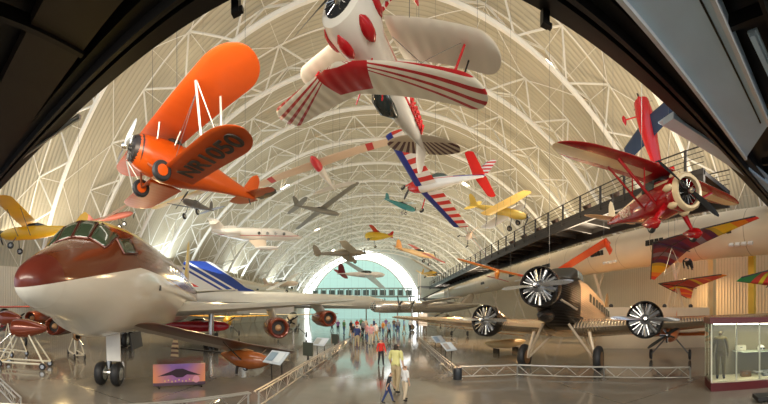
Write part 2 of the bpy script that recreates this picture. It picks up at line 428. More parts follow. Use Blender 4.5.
# stair tower at the far end of the walkway
st=empty('stair_tower','white steel stair tower under the far end of the elevated walkway','stairs',loc=(13.4,77,0))
mb=MB()
for dx in (-3.5,3.5):
    for dy in (-1.5,2.5): mb.box((dx,dy,6.3),(.3,.3,12.6))
mb.build('column',whitesteel,st,smooth=False)
mb=MB()
for zz in (3,6,9): mb.box((0,.5,zz),(7.4,4.3,.25))
mb.build('landing',M('grey_landing',(.2,.22,.22),.5),st,smooth=False)
mb=MB()
for (z0,sx) in ((0,1),(3,-1),(6,1)): mb.bar((-3*sx,-1,z0),(3*sx,-1,z0+3),1,.25)
mb.build('stair_flight',M('dark_stair',(.1,.1,.11),.5),st,smooth=False)
# ------------------------------------------------------------------ air ducts
ductm=M('beige_duct_paint',(.72,.58,.40),.38,coat=.2,pattern=lambda t,x,y,z:colmix(t,(y.fmod(3.6)<.05),(.76,.64,.46),(.42,.32,.20)))
def airduct(X,Z,R,y0,y1,label,side,grills):
    r=empty('air_duct',label,'air duct',loc=(X,0,Z))
    MB().lathe((0,y0,0),(0,1,0),[(0,R),(y1-y0,R)],40).build('duct_tube',ductm,r)
    mb=MB(); k=y0+1.8
    while k<y1: mb.lathe((0,k,0),(0,1,0),[(0,R+.04),(.09,R+.04)],40,cap=False); k+=3.6
    mb.build('joint_band',ductm,r)
    for (yy,ang,n) in grills:
        g=MB(); c=math.cos(math.radians(ang)); s_=math.sin(math.radians(ang))
        for k in range(n):
            R_=Matrix.Rotation(-math.radians(ang)*side if side>0 else math.radians(ang),3,'Y')
            g.box((-side*c*(R+.02),yy+(k-n/2)*.42,s_*(R+.02)),(.14,.3,.38),R_)
        g.build('outlet_grille',dark if ang>-20 else whitep,r,smooth=False)
    mb=MB(); k=y0+2
    while k<y1:
        mb.tube([(0,k,-R),(side*2.5,k,-Z)],.14,6); mb.tube([(side*1.2,k,-R*.7),(side*.2,k+1.8,-Z)],.10,6); k+=9
    mb.build('support_strut',M('pale_strut',(.66,.58,.44),.5),r)
    return r
gr=[]
for k,yy in enumerate((9,14.2,20.5,29,38,50)): gr+=[(yy,-5,4),(yy-1.3,-38,4)]
airduct(18.6,H+5.2,1.5,2.5,110,'fat beige air duct with grilles running under the walkway on the right',1,gr)
airduct(-31.,H+5.9,1.9,22,120,'fat beige air duct on struts running along the left side behind the airliner',-1,[(y,-5,3) for y in (30,38,47,58,70)])
# ================================================================== aircraft
def prop(parent,o,axis,r,n=2,mat=None,a0=0.,hubr=.1,w=.09,hubmat=None,hub=True):
    """one propeller: hub with separate blades"""
    o=Vector(o); d=Vector(axis).normalized(); a=Vector((0,0,1)) if abs(d.z)<.9 else Vector((1,0,0)); u=d.cross(a).normalized(); v=d.cross(u)
    h=MB().lathe(o-d*.06,d,[(0,hubr),(.12,hubr),(.2,hubr*.5)],12).build('propeller',hubmat or steel,parent)
    for k in range(n):
        q=a0+2*PI*k/n; e=u*math.cos(q)+v*math.sin(q); s=d.cross(e)
        mb=MB(); vs=[]; N=9
        for i in range(N):
            f=i/(N-1); ww=w*r*(.45+1.6*f-1.5*f*f if f<.98 else .3); tw=(s*math.cos(.9-.6*f)+d*math.sin(.9-.6*f)); nn=e.cross(tw)*(.012*r*(1.3-f))
            c=o+e*(hubr*.6+(r-hubr*.6)*f)
            vs+=[c-tw*ww,c+nn,c+tw*ww,c-nn]
        fs=[(i*4+k2,i*4+(k2+1)%4,(i+1)*4+(k2+1)%4,(i+1)*4+k2) for i in range(N-1) for k2 in range(4)]+[(0,1,2,3)[::-1],tuple((N-1)*4+i for i in range(4))]
        mb.add(vs,fs); mb.build('propeller_blade',mat or steel,h)
    return h
def wheel(parent,o,r,w,axis=(0,1,0),hubm=None,name='wheel'):
    o=Vector(o); d=Vector(axis).normalized()
    t=MB().lathe(o-d*w/2,d,[(0,r*.62),(0,r*.86),(w*.2,r*.97),(w*.5,r),(w*.8,r*.97),(w,r*.86),(w,r*.62)],22,cap=True).build(name,black,parent)
    MB().lathe(o-d*(w/2+.012),d,[(0,r*.2),(0,r*.55),(w+.024,r*.55),(w+.024,r*.2)],16).build('hub',hubm or steel,t)
    return t
def radial(parent,o,axis,R,ncyl,mat,ringmat=None,depth=.25,r_in=.25):
    """radial engine: crankcase with separate finned cylinders"""
    o=Vector(o); d=Vector(axis).normalized(); a=Vector((0,0,1)) if abs(d.z)<.9 else Vector((1,0,0)); u=d.cross(a).normalized(); v=d.cross(u)
    e=MB().lathe(o-d*depth,d,[(0,R*.36),(depth*.6,R*.36),(depth,R*.22),(depth+.06,R*.15)],18).build('radial_engine',mat,parent)
    for k in range(ncyl):
        q=2*PI*k/ncyl+.2; x=u*math.cos(q)+v*math.sin(q)
        mb=MB(); n=9; prof=[]
        for i in range(n): t=R*(.33+.60*i/n); prof+=[(t,R*.10),(t+R*.03,R*.10),(t+R*.03,R*.07),(t+R*.066,R*.07)]
        mb.lathe(o-d*depth*.45,x,prof,8); mb.build('engine_cylinder',mat,e)
    mb=MB()
    for k in range(ncyl):
        q=2*PI*k/ncyl+.2
        for dq in (-.20,.20):
            x=u*math.cos(q+dq)+v*math.sin(q+dq); mb.tube([o+x*R*.3,o+d*.02+x*R*.90],R*.028,5)
    mb.build('push_rod',steel,e)
    return e
def stripe_y(c1,c2,p,duty=.5,off=0.):
    return lambda t,x,y,z: colmix(t,((y.abs()+off).fmod(p)<p*duty),c1,c2)
# ---------- 1. orange biplane
ORG=(.56,.080,.005)
org=M('orange_dope',ORG,.28,coat=.2,var=.08); orgd=M('orange_metal',(.55,.08,.005),.2,coat=.2)
R=mw([-0.3965,0.9134,0.0921,-0.9111,-0.4038,0.0824,0.1125,-0.0512,0.9923],[-8.62,10.88,9.21])
a=empty('biplane','large bright orange biplane hanging at left with black registration under its lower wing','aeroplane',mat=R)
fus=MB().loft([(1.95,.50,.50,.02),(1.7,.64,.66,0),(1.2,.64,.80,-.05),(.4,.64,.92,-.08),(-.6,.62,.90,-.05),(-1.6,.50,.72,.0),(-3.2,.28,.42,.05),(-4.6,.10,.20,.1),(-5.0,.03,.12,.12)],26).build('fuselage',org,a)
MB().loft([(.35,.20,.1,.85),(.2,.24,.16,.87),(-.2,.24,.16,.87),(-.3,.18,.08,.86)],14).build('cockpit_rim',M('black_leather',(.02,.015,.012),.5),fus)
MB().loft([(-.85,.20,.1,.80),(-1.0,.24,.16,.81),(-1.4,.24,.16,.74),(-1.5,.18,.08,.68)],14).build('cockpit_rim',MATS['black_leather'],fus)
MB().loft([(1.99,.35,.35,.02),(1.95,.52,.52,.02),(1.62,.67,.68,0)],24).build('nose_bowl',M('dark_engine_cowl',(.05,.04,.035),.35,.6),fus)
radial(a,(2.05,0,.02),(1,0,0),.55,7,M('engine_black',(.03,.028,.025),.35,.6))
prop(a,(2.28,0,.02),(1,0,0),1.35,2,M('brushed_blade',(.55,.56,.55),.3,.8),a0=.35,hubr=.13)
wm=M('orange_fabric_underside',ORG,.5,coat=.05,var=.10,bump=lambda t,x,y,z:(y*(2*PI/.38)).sin()*.1)
for sd in (1,-1):
    lw=halfwing(MB(),sd,.5,5.0,.85,1.75,.75,1.7,-.85,-.68,.11,1.1).build('lower_wing',wm,a)
    if sd==1: text('registration_number','NR1050',1.05,(-.42,1.15,-.945),(0,1,.036),(1,0,0),M('black_marking',(.02,.015,.012),.4,var=0),lw,ext=.012,bold=.02)
    halfwing(MB(),sd,0,5.5,1.45,1.95,1.35,1.9,1.15,1.28,.10,1.3).build('upper_wing',wm,a)
    st_=MB().foil([((-4.25,0,.12),.9,.07),((-4.3,sd*.6,.12),.85,.07),((-4.4,sd*1.2,.12),.65,.07),((-4.55,sd*1.55,.12),.4,.06),((-4.7,sd*1.68,.12),.12,.06)]).build('tailplane',org,a)
    MB().foil([((-4.45,sd*.12,.13),.95,.07),((-4.45,sd*.9,.13),.95,.07),((-4.5,sd*1.45,.13),.72,.07),((-4.6,sd*1.66,.13),.35,.06)]).build('elevator',M('black_dope',(.02,.02,.02),.3,coat=.4) if sd==1 else org,st_)
    sm=M('silver_strut',(.66,.62,.52),.3,.5)
    MB().tube([(.55,sd*3.3,-.45),(1.1,sd*3.45,1.12)],.045,6).build('wing_strut',sm,a)
    MB().tube([(-.35,sd*3.3,-.45),(.05,sd*3.45,1.12)],.045,6).build('wing_strut',sm,a)
    MB().tube([(-.3,sd*3.3,-.45),(1.05,sd*3.45,1.12)],.025,6).build('wing_strut',sm,a)
    for x0,x1 in ((1.0,1.1),(.2,.1)): MB().tube([(x0,sd*.38,.42),(x1,sd*.65,1.1)],.035,6).build('cabane_strut',sm,a)
    mb=MB(); mb.tube([(.2,sd*.45,.3),(.9,sd*3.3,1.05)],.012,4); mb.tube([(.2,sd*.5,-.5),(.9,sd*3.3,1.05)],.012,4); mb.build('bracing_wire',steelw,a)
    g=MB().tube([(1.35,sd*.3,-.5),(.95,sd*1.0,-1.05)],.05,6).tube([(.35,sd*.35,-.5),(.9,sd*.98,-1.05)],.04,6).tube([(.9,sd*.05,-.95),(.93,sd*1.0,-1.05)],.03,6).build('gear_strut',M('dark_orange_strut',(.25,.06,.02),.4),a)
    wheel(a,(.93,sd*1.12,-1.05),.42,.22,hubm=org)
fin(MB(),-4.1,1.0,.2,-4.75,.55,1.35).build('tail_fin',org,a)
MB().tube([(-4.6,0,-.05),(-4.8,0,-.35)],.03,6).build('tail_skid',dark,a)
cables(a,[(.6,1.2,1.2),(.6,-1.2,1.2),(-4.3,0,.3)])
# ---------- 2. aerobatic white biplane hanging inverted
PW=(.86,.80,.66); PR=(.50,.015,.02)
def ray(t,x,y,z,cx=1.0):
    ay=y.abs(); ang=(ay).atan2((x*-1.)+cx)      # 0 = straight aft, pi/2 = spanwise
    band=(ang>1.02)*(ang<1.40); st=((ang+.03).fmod(.095)<.038)
    c=colmix(t,band*st,PW,PR); 
    return colmix(t,((ay+(x*-1.+.35)*.35)<.48)*(x>.2)*(x<.87),c,PR)
def bell(t,x,y,z):
    edge=((y.abs()*.09+x*1.)<.0)*((y.abs()*.09+x*1.)>-.05)
    return colmix(t,edge*0.,PW,PR)
pit_up=M('white_wing_red_sunburst',PW,.3,coat=.2,pattern=ray,bump=lambda t,x,y,z:(y*(2*PI/.3)).sin()*.35)
pit_lo=M('white_fabric_wing',PW,.35,coat=.3,var=.06,bump=lambda t,x,y,z:(y*(2*PI/.3)).sin()*.35)
def fpat(t,x,y,z):
    c=colmix(t,((z.abs()-.0-(x+3.6)*.05).abs()<.035)*(x<-.4),(.86,.82,.72),PR)
    c=colmix(t,((z+.12+ (x+1.)*0.08).abs()<.05)*(x>-.4),c,PR)
    return c
pfus=M('white_fuselage_red_trim',PW,.25,coat=.2,pattern=fpat)
def sbt(t,x,y,z):
    ang=(y.abs()).atan2((x*-1.)-2.15)
    return colmix(t,(ang.fmod(.16)<.08)*((x<-2.75)),(.60,.50,.36),(.09,.02,.02))
pstab=M('sunburst_tailplane',(.6,.5,.4),.35,pattern=sbt)
R=mw([-0.4823,-0.8337,-0.2688,-0.8664,0.4993,0.0062,0.129,0.2359,-0.9632],[-0.14,6.59,7.97])
a=empty('aerobatic_biplane','white aerobatic biplane with red sunburst wings hanging upside down at top centre','aeroplane',mat=R)
f=MB().loft([(1.22,.36,.36,0),(1.18,.44,.44,0),(.95,.50,.51,0),(.5,.48,.50,.0),(.2,.38,.46,.02),(-.8,.36,.48,.05),(-1.6,.28,.38,.06),(-2.6,.13,.2,.06),(-3.2,.04,.1,.08)],26).build('fuselage',pfus,a)
redp=M('glossy_red',PR,.2,coat=.2,var=.03)
# red cowl blisters
for k in range(6):
    q=PI/6+2*PI*k/6; mb=MB(); c=Vector((.78,math.cos(q)*.49,math.sin(q)*.49)); e=Vector((0,math.cos(q),math.sin(q))); s=Vector((1,0,0)).cross(e)
    vs=[];n=10
    for i in range(7):
        f_=-1+2*i/6; rr=math.sqrt(max(.02,1-f_*f_))
        for j in range(n): w=2*PI*j/n; vs.append(c+Vector((f_*.27,0,0))+e*(math.sin(w)*.10*rr)+s*(math.cos(w)*.12*rr))
    fs=[(i*n+j,i*n+(j+1)%n,(i+1)*n+(j+1)%n,(i+1)*n+j) for i in range(6) for j in range(n)]+[tuple(range(n))[::-1],tuple(6*n+j for j in range(n))]
    mb.add(vs,fs); mb.build('cowl_blister',redp,f)
MB().lathe((1.17,0,0),(1,0,0),[(0,.31),(.07,.31)],20).build('engine_opening',M('dark_opening',(.012,.012,.014),.6),f)
radial(a,(1.26,0,0),(1,0,0),.33,6,M('engine_alloy',(.35,.35,.33),.3,.8),depth=.12)
prop(a,(1.38,0,0),(1,0,0),.98,2,M('dark_blade',(.06,.06,.055),.3,.3),a0=.5,hubr=.08,w=.07)
MB().loft([(-.35,.12,.05,.42),(-.55,.22,.20,.48),(-.85,.22,.24,.48),(-1.25,.14,.12,.40),(-1.5,.04,.04,.34)],16).build('bubble_canopy',glassd,a)
text('registration_number','96955N',.36,(-1.25,-.335,.13),(-1,.115,0),(0,0,-1),redp,f,ext=.02,bold=.006)
for sd in (1,-1):
    halfwing(MB(),sd,0,2.72,.95,.86,.32,.84,.90,.90,.12,.42).build('upper_wing',pit_up,a)
    halfwing(MB(),sd,.35,2.62,.40,1.0,-.02,.95,-.40,-.28,.10,.42).build('lower_wing',pit_lo,a)
    MB().foil([((-2.45,sd*.05,.1),.95,.05),((-2.5,sd*.5,.1),.88,.05),((-2.6,sd*.85,.1),.7,.05),((-2.75,sd*1.12,.1),.42,.05),((-2.9,sd*1.2,.1),.15,.05)]).build('tailplane',pstab,a)
    MB().tube([(.05,sd*2.0,.84),(-.25,sd*1.9,-.32)],.028,6).build('wing_strut',redp,a)
    MB().tube([(-.35,sd*2.0,.84),(-.6,sd*1.9,-.32)],.02,6).build('wing_strut',black,a)
    MB().tube([(.3,sd*.25,.3),(.25,sd*.35,.84)],.02,6).tube([(-.2,sd*.25,.35),(-.25,sd*.35,.84)],.02,6).build('cabane_strut',redp,a)
    MB().tube([(.45,sd*.25,-.38),(.5,sd*.72,-.95)],.05,6).build('gear_leg',M('red_white_check',PW,.3,pattern=lambda t,x,y,z:colmix(t,(((y.fmod(.16)<.08)*1.-(z.fmod(.16)<.08)*1.).abs()>.5),PW,PR),var=0),a)
    g=wheel(a,(.5,sd*.78,-1.0),.17,.12)
    MB().loft([(.78,.03,.04,-.98),(.65,.09,.14,-.98),(.45,.11,.18,-.97),(.2,.07,.1,-.96),(.0,.02,.03,-.95)],12).build('wheel_fairing',M('red_white_check',PW),a).location=(0,sd*.78,0)
    mb=MB(); mb.tube([(0,sd*.35,.8),(-.2,sd*1.9,-.3)],.006,4); mb.tube([(0,sd*.35,-.35),(-.2,sd*2.0,.84)],.006,4); mb.build('bracing_wire',steelw,a)
fin(MB(),-2.5,.8,.1,-2.95,.45,.85).build('tail_fin',pfus,a)
cables(a,[(.3,.9,-.35),(.3,-.9,-.35),(-2.6,0,0)],.010)
# ---------- 3. red white and blue low wing aerobatic monoplane
R=mw([-0.586,-0.6529,0.48,0.7929,-0.5841,0.1735,0.1671,0.4823,0.8599],[3.59,21.83,11.71])
a=empty('aerobatic_monoplane','white aerobatic plane with red nose and blue, red and white striped wings','aeroplane',mat=R)
def cfus(t,x,y,z):
    c=colmix(t,(x>.75),(.85,.83,.76),(.70,.02,.02)); c=colmix(t,((z-.02+(x*.03)).abs()<.03)*(x<.75),c,(.65,.03,.03)); return colmix(t,((z-.14).abs()<.05)*(x<-2.2),c,(.03,.05,.3))
def cw(t,x,y,z):
    c=colmix(t,((y.abs()+.1).fmod(.72)<.36),(.86,.83,.78),(.66,.04,.03)); return colmix(t,((x+y.abs()*.10)>.35),c,(.015,.03,.28))
f=MB().loft([(2.2,.18,.18,0),(2.0,.36,.36,-.02),(1.5,.45,.48,-.05),(.8,.45,.52,-.06),(0,.42,.52,-.04),(-1.2,.34,.42,0),(-2.8,.20,.28,.05),(-4.6,.05,.14,.12)],24).build('fuselage',M('white_red_fuselage',(.8,.8,.8),.25,coat=.2,pattern=cfus),a)
MB().lathe((2.15,0,0),(1,0,0),[(0,.2),(.15,.17),(.3,.08),(.36,.02)],14).build('spinner',redp,a)
prop(a,(2.3,0,0),(1,0,0),1.05,2,M('dark_blade',(0,0,0)),a0=1.45,hubr=.08)
MB().loft([(.55,.1,.05,.42),(.25,.3,.28,.5),(-.4,.33,.40,.5),(-1.0,.26,.3,.45),(-1.5,.08,.08,.38)],16).build('bubble_canopy',M('tinted_canopy',(.05,.09,.08),.05,spec=.9,var=0),a)
cwm=M('striped_wing',(.8,.8,.8),.3,coat=.2,pattern=cw)
def ct(t,x,y,z): return colmix(t,(z.fmod(.3)<.15),(.86,.83,.78),(.66,.04,.03))
for sd in (1,-1):
    halfwing(MB(),sd,.35,4.4,1.05,2.1,.6,1.6,-.38,-.15,.11,.12).build('wing',cwm,a)
    halfwing(MB(),sd,.05,1.75,-3.75,.95,-4.05,.65,.15,.15,.08,.15).build('tailplane',M('red_gloss_paint',(.68,.02,.02),.25,coat=.2),a)
    MB().tube([(.9,sd*.8,-.5),(1.0,sd*1.1,-1.2)],.05,6).build('gear_leg',redp,a)
    wheel(a,(1.0,sd*1.15,-1.3),.2,.12)
fin(MB(),-3.6,1.2,.2,-4.25,.75,1.55,rd=.1).build('tail_fin',M('striped_fin',(.8,.8,.8),.3,pattern=lambda t,x,y,z:colmix(t,((x+z*.55)>-3.55),ct(t,x,y,z),(.015,.03,.28))),a)
cables(a,[(.3,1.2,-.2),(.3,-1.2,-.2),(-4,0,.3)])
# ---------- 4. red high wing monoplane
MR=(.40,.006,.009); MC=(.85,.68,.42)
redm=M('dark_red_gloss',MR,.15,coat=.35,var=.04)
def mf(t,x,y,z): 
    c=colmix(t,((z-.16-(x+4.)*.035).abs()<.055)*(x<1.35),MR,MC); return c
def mwing(t,x,y,z):
    c=colmix(t,(x<.35)*(x>-.28),MR,MC); return colmix(t,(y.abs()<.6),c,MR)
R=mw([-0.2703,0.9628,0.0052,-0.9605,-0.2693,-0.0703,-0.0662,-0.024,0.9975],[8.61,6.81,6.44])
a=empty('high_wing_monoplane','dark red high wing monoplane with cream trim and black radial nose hanging at right','aeroplane',mat=R)
f=MB().loft([(1.15,.52,.52,0),(.9,.55,.58,.02),(.3,.55,.70,.03),(-.4,.52,.68,.02),(-1.2,.40,.54,.0),(-2.4,.22,.34,.0),(-3.6,.07,.16,.0),(-4.1,.02,.08,.0)],26).build('fuselage',M('red_cream_fuselage',MR,.15,coat=.35,pattern=mf,var=.04),a)
cowl=MB().lathe((1.05,0,0),(1,0,0),[(0,.53),(.1,.60),(.45,.60),(.58,.52),(.55,.44),(.2,.42)],28,cap=False).build('cowling',M('red_cowl_cream_ring',MR,.2,coat=.3,pattern=lambda t,x,y,z:colmix(t,(x>1.46),MR,MC)),a)
for k in range(7):
    q=2*PI*(k+.5)/7; MB().loft([(1.5,.02,.02,0),(1.4,.09,.10,0),(1.2,.10,.12,0),(1.02,.03,.03,0)],10).build('cowl_blister',M('cream_cowl',MC,.2,coat=.3),cowl).location=(0,.60*math.cos(q),.60*math.sin(q))
MB().lathe((1.2,0,0),(1,0,0),[(0,.43),(.06,.43)],20).build('engine_opening',MATS['dark_opening'],cowl)
radial(a,(1.5,0,0),(1,0,0),.41,7,MATS['engine_black'],depth=.2)
prop(a,(1.68,0,0),(1,0,0),1.40,2,M('near_black_blade',(.03,.03,.03),.25,.3),a0=-.35,hubr=.09,w=.08)
MB().loft([(.95,.38,.1,.40),(.6,.42,.2,.52),(.2,.42,.16,.58)],16).build('windscreen',glassd,a)
MB().box((.0,-.53,.36),(.7,.04,.3)).build('side_window',glassd,f,smooth=False)
text('registration_number','N36Y',.44,(-2.3,-.25,-.24),(1,-.16,.0),(0,-.42,.9),M('pale_lettering',(.75,.55,.42),.4,var=0),f,ext=.02,bold=.01)
for sd in (1,-1):
    halfwing(MB(),sd,0,3.95,1.0,1.65,.72,1.25,.76,.88,.11,1.3).build('wing',M('red_wing_cream_panels',MR,.25,coat=.2,pattern=mwing),a)
    MB().foil([((-3.3,sd*.05,.1),.75,.06),((-3.4,sd*.7,.1),.65,.06),((-3.6,sd*1.15,.1),.4,.06),((-3.75,sd*1.3,.1),.12,.06)]).build('tailplane',M('cream_orange_paint',(.80,.50,.28),.3,coat=.4),a)
    for x0,x1,r in ((.5,.55,.05),(-.25,-.15,.04)): MB().tube([(x0,sd*.4,-.35),(x1,sd*2.0,.74)],r,6).build('wing_strut',redm,a)
    MB().tube([(.55,sd*1.0,.05),(.55,sd*1.05,.72)],.025,6).tube([(-.2,sd*1.0,.05),(-.2,sd*1.05,.72)],.025,6).build('jury_strut',redm,a)
    MB().tube([(.85,sd*.3,-.35),(.9,sd*.85,-1.0)],[.12,.06],8).build('gear_leg',redm,a)
    MB().loft([(1.35,.03,.04,-1.1),(1.2,.11,.17,-1.1),(.9,.14,.22,-1.08),(.6,.09,.13,-1.05),(.35,.02,.03,-1.02)],16).build('wheel_fairing',redm,a).location=(0,sd*.88,0)
    wheel(a,(.92,sd*.88,-1.22),.17,.13)
fin(MB(),-3.3,.7,.1,-3.75,.4,.95).build('tail_fin',M('cream_fin',(.85,.74,.52),.3,coat=.2),a)
cables(a,[(.3,1,.85),(.3,-1,.85),(-3.6,0,.15)],.01)
# ---------- 5. the airliner
BR=(.14,.037,.014)
def jfus(t,x,y,z):
    # brown upper half with a wavy gold line, pale below
    line=z+.80-((x*-.22).min(.78))
    c=colmix(t,(line>0.),(.74,.73,.66),BR)
    c=colmix(t,((line+.03).abs()<.04)*(x<-6.5),c,(.62,.40,.10))
    return colmix(t,(z>1.12)*(x>-6.4)*(x<-2.9),c,(.62,.50,.10))
jm=M('airliner_paint',BR,.16,coat=.2,pattern=jfus,var=.05)
R=mw([0.50,0.866,0,-0.866,0.50,0,0,0,1],[-5.68,2.50,3.79],.971)
a=empty('jet_airliner','huge brown and white jet airliner with gold trim parked at left, nose toward the viewer','aeroplane',mat=R)
secs=[(0,.03,.03,-.65),(-.08,.24,.23,-.65),(-.35,.46,.44,-.64),(-.9,.74,.70,-.60),(-1.6,1.02,.95,-.52),(-2.25,1.24,1.10,-.44),(-2.8,1.42,1.58,-.32),(-3.5,1.58,1.78,-.30),(-4.2,1.70,1.84,-.26),(-5.4,1.82,1.90,-.2),(-7,1.86,1.93,-.15),(-12,1.86,2.1,0),(-22,1.86,2.13,0),(-28,1.6,1.8,.3),(-33,.9,1.1,.9),(-37,.3,.4,1.4)]
f=MB().loft(secs,48).build('fuselage',jm,a)
MB().loft([(.015,.03,.03,-.65),(-.08,.26,.25,-.65),(-.35,.475,.455,-.64),(-.68,.645,.61,-.615),(-.69,.5,.5,-.59)],28).build('radome',M('dark_brown_radome',(.12,.02,.012),.3,coat=.2,pattern=lambda t,x,y,z:colmix(t,((z+.80-((x*-.22).min(.78)))>0.),(.74,.73,.66),(.13,.024,.014))),f)
def bulge(y0,xs,zs,sd): pass
# cockpit windows: panes following the nose curve
def skin(x,ang,off=.015):
    for i in range(len(secs)-1):
        if secs[i][0]>=x>=secs[i+1][0]:
            u=(secs[i][0]-x)/(secs[i][0]-secs[i+1][0]); p,q=secs[i],secs[i+1]
            ry=p[1]+(q[1]-p[1])*u; rz=p[2]+(q[2]-p[2])*u; zc=p[3]+(q[3]-p[3])*u
            return Vector((x,(ry+off)*math.cos(ang),zc+(rz+off)*math.sin(ang)))
panes=[(68,89,-2.28,-2.82),(91,112,-2.28,-2.82),(42,66,-2.30,-2.95),(114,138,-2.30,-2.95),(22,39,-2.75,-3.5),(141,158,-2.75,-3.5)]
wf=None
for (a0,a1,x0,x1) in panes:
    mb=MB(); n=5; vs=[]
    for i in range(n):
        for k in range(n):
            vs.append(skin(x0+(x1-x0)*i/(n-1),math.radians(a0+(a1-a0)*k/(n-1)),.02))
    fs=[(i*n+k,i*n+k+1,(i+1)*n+k+1,(i+1)*n+k) for i in range(n-1) for k in range(n-1)]
    mb.add(vs,fs); o=mb.build('cockpit_window',M('green_cockpit_glass',(.05,.07,.04),.06,spec=.9,var=0),f)
    s_=o.modifiers.new('t','SOLIDIFY'); s_.thickness=.03; s_.offset=0
mb=MB()
for (a0,a1,x0,x1) in panes:
    q=[skin(x,math.radians(g),.03) for x,g in ((x0,a0),(x0,a1),(x1,a1),(x1,a0),(x0,a0))]
    mb.tube(q,.025,5)
mb.build('window_frame',M('brown_frame',(.12,.03,.02),.3,.3),f)
mb=MB()
for k in range(24):
    for sd in (1,-1): mb.box(skin(-8-k*.9,math.radians(18 if sd==1 else 162),.0),(.28,.05,.38))
mb.build('cabin_window',glassd,f,smooth=False)
MB().box(skin(-5.4,math.radians(-8),.0),(.18,.06,.18)).build('static_port',dark,f,smooth=False)
def ng(parent):
    mb=MB(); mb.tube([(-5.2,0,-1.9),(-5.2,0,-3.3)],.11,10); mb.tube([(-5.2,-.35,-3.45),(-5.2,.35,-3.45)],.07,8); mb.tube([(-6.0,0,-2.0),(-5.25,0,-2.9)],.05,6)
    g=mb.build('nose_gear_leg',steel,parent)
    for sd in (1,-1): wheel(parent,(-5.2,sd*.3,-3.47),.43,.28,name='nose_wheel')
    MB().box((-4.85,.28,-2.45),(.06,.5,1.05),Matrix.Rotation(.1,3,'Y')).build('nose_gear_door',whitep,parent,smooth=False)
    MB().box((-6.1,.75,-2.35),(1.5,.06,.6),Matrix.Rotation(.15,3,'X')).build('nose_gear_door',dark,parent,smooth=False)
ng(a)
jw=M('grey_airliner_wing',(.50,.49,.44),.3,.35,coat=.3); brn=M('brown_nacelle',(.22,.045,.02),.15,.2,coat=.35); 
for sd in (1,-1):
    mb=MB(); mb.foil([((-12.2,sd*1.2,-1.25),8.8,.13),((-15.0,sd*4.8,-1.05),6.3,.11),((-19.6,sd*11.,-.6),4.2,.10),((-25.,sd*17.8,.0),2.7,.09),((-26.,sd*18.6,.05),1.2,.07)])
    mb.build('wing',jw,a)
    for (ex,ey,ez) in ((-14.2,7.7,-2.3),(-18.9,12.9,-1.8)):
        n=MB().lathe((ex,sd*ey,ez),(-1,0,0),[(.35,.42),(.02,.52),(0,.58),(.1,.66),(.8,.72),(2.4,.68),(3.6,.48),(4.0,.36),(3.9,.3)],28,cap=False).build('engine_nacelle',brn,a)
        MB().lathe((ex-.45,sd*ey,ez),(-1,0,0),[(0,.52),(.05,.52)],24).build('fan_face',M('dark_fan',(.03,.025,.02),.5),n)
        MB().lathe((ex-.44,sd*ey,ez),(1,0,0),[(0,.22),(.18,.17),(.34,.04)],16).build('intake_spinner',M('tan_spinner',(.75,.45,.22),.3,coat=.4),n)
        mb=MB(); mb.foil([((ex-.9,sd*ey,ez+.5),2.6,.10),((ex-2.2,sd*ey,ez+1.25),3.6,.08)],(0,1,0)); mb.build('engine_pylon',jw,n)
    MB().tube([(-17.5,sd*3.3,-1.2),(-17.5,sd*3.3,-3.3)],.2,10).build('main_gear_leg',steel,a)
    for dx in (-.7,.7):
        for dy in (-.35,.35): wheel(a,(-17.5+dx,sd*(3.3+dy),-3.34),.55,.35,name='main_wheel')
    halfwing(MB(),sd,.3,6.5,-32.,3.6,-36,1.8,1.2,1.8,.09,.3).build('tailplane',jw,a)
fin(MB(),-29.5,5.5,1.8,-34.5,2.6,8.2,rd=.1).build('tail_fin',M('gold_fin',(.62,.45,.12),.3),a)
# ---------- 6. trimotor
sil=M('corrugated_duralumin',(.80,.56,.32),.24,.80,var=.08,bump=lambda t,x,y,z:(z*(2*PI/.10)+y*0.).sin()*.5); silw=M('corrugated_duralumin_wing',(.74,.60,.42),.25,.80,var=.06,bump=lambda t,x,y,z:(y*(2*PI/.14)).sin()*.5)
jblk=M('gloss_black_paint',(.02,.016,.013),.18,coat=.2,var=0); dura=M('bare_cowl_metal',(.30,.30,.29),.3,.8)
cyl=M('bright_cylinders',(.55,.55,.55),.28,.85)
R=mw([-0.7792,0.618,0.1045,-0.6105,-0.786,0.0972,0.1422,0.0119,0.9898],[5.83,10.33,3.50])
a=empty('trimotor_airliner','corrugated metal trimotor airliner with three black radial engines parked at right','aeroplane',mat=R)
def jufus(t,x,y,z): return colmix(t,(x>-2.9)._m('MAXIMUM',((z<-.75)*(x>-3.4))),(.85,.60,.36),(.022,.016,.012))
f=MB().loft([(-.55,.42,.42,0),(-.9,.62,.72,-.05),(-1.6,.80,.95,-.12,2.6),(-2.6,.88,1.15,-.15,4),(-3.3,.90,1.25,-.10,5),(-4.5,.92,1.25,-.05,6),(-9,.85,1.10,.05,6),(-12,.55,.75,.25,5),(-15,.22,.4,.45,4),(-16.2,.06,.2,.5,3)],40).build('fuselage',M('trimotor_fuselage',(.6,.5,.4),.3,.55,pattern=jufus,bump=lambda t,x,y,z:(z*(2*PI/.10)).sin()*.5),a)
MB().loft([(-2.35,.55,.08,.95,3),(-2.75,.72,.42,1.12,4),(-3.6,.74,.46,1.15,4),(-4.1,.66,.30,1.1,4)],24).build('cockpit_cabin',M('dark_frame_paint',(.05,.045,.035),.3,.3),f)
for (x,y,z,w,h,rz_) in ((-2.62,.26,1.2,.42,.28,0),(-2.62,-.26,1.2,.42,.28,0)):
    MB().box((x+.02,y,z),(.05,w,h),Matrix.Rotation(-.5,3,'Y')).build('windscreen_pane',M('pale_windscreen',(.35,.40,.36),.1,spec=.9),f,smooth=False)
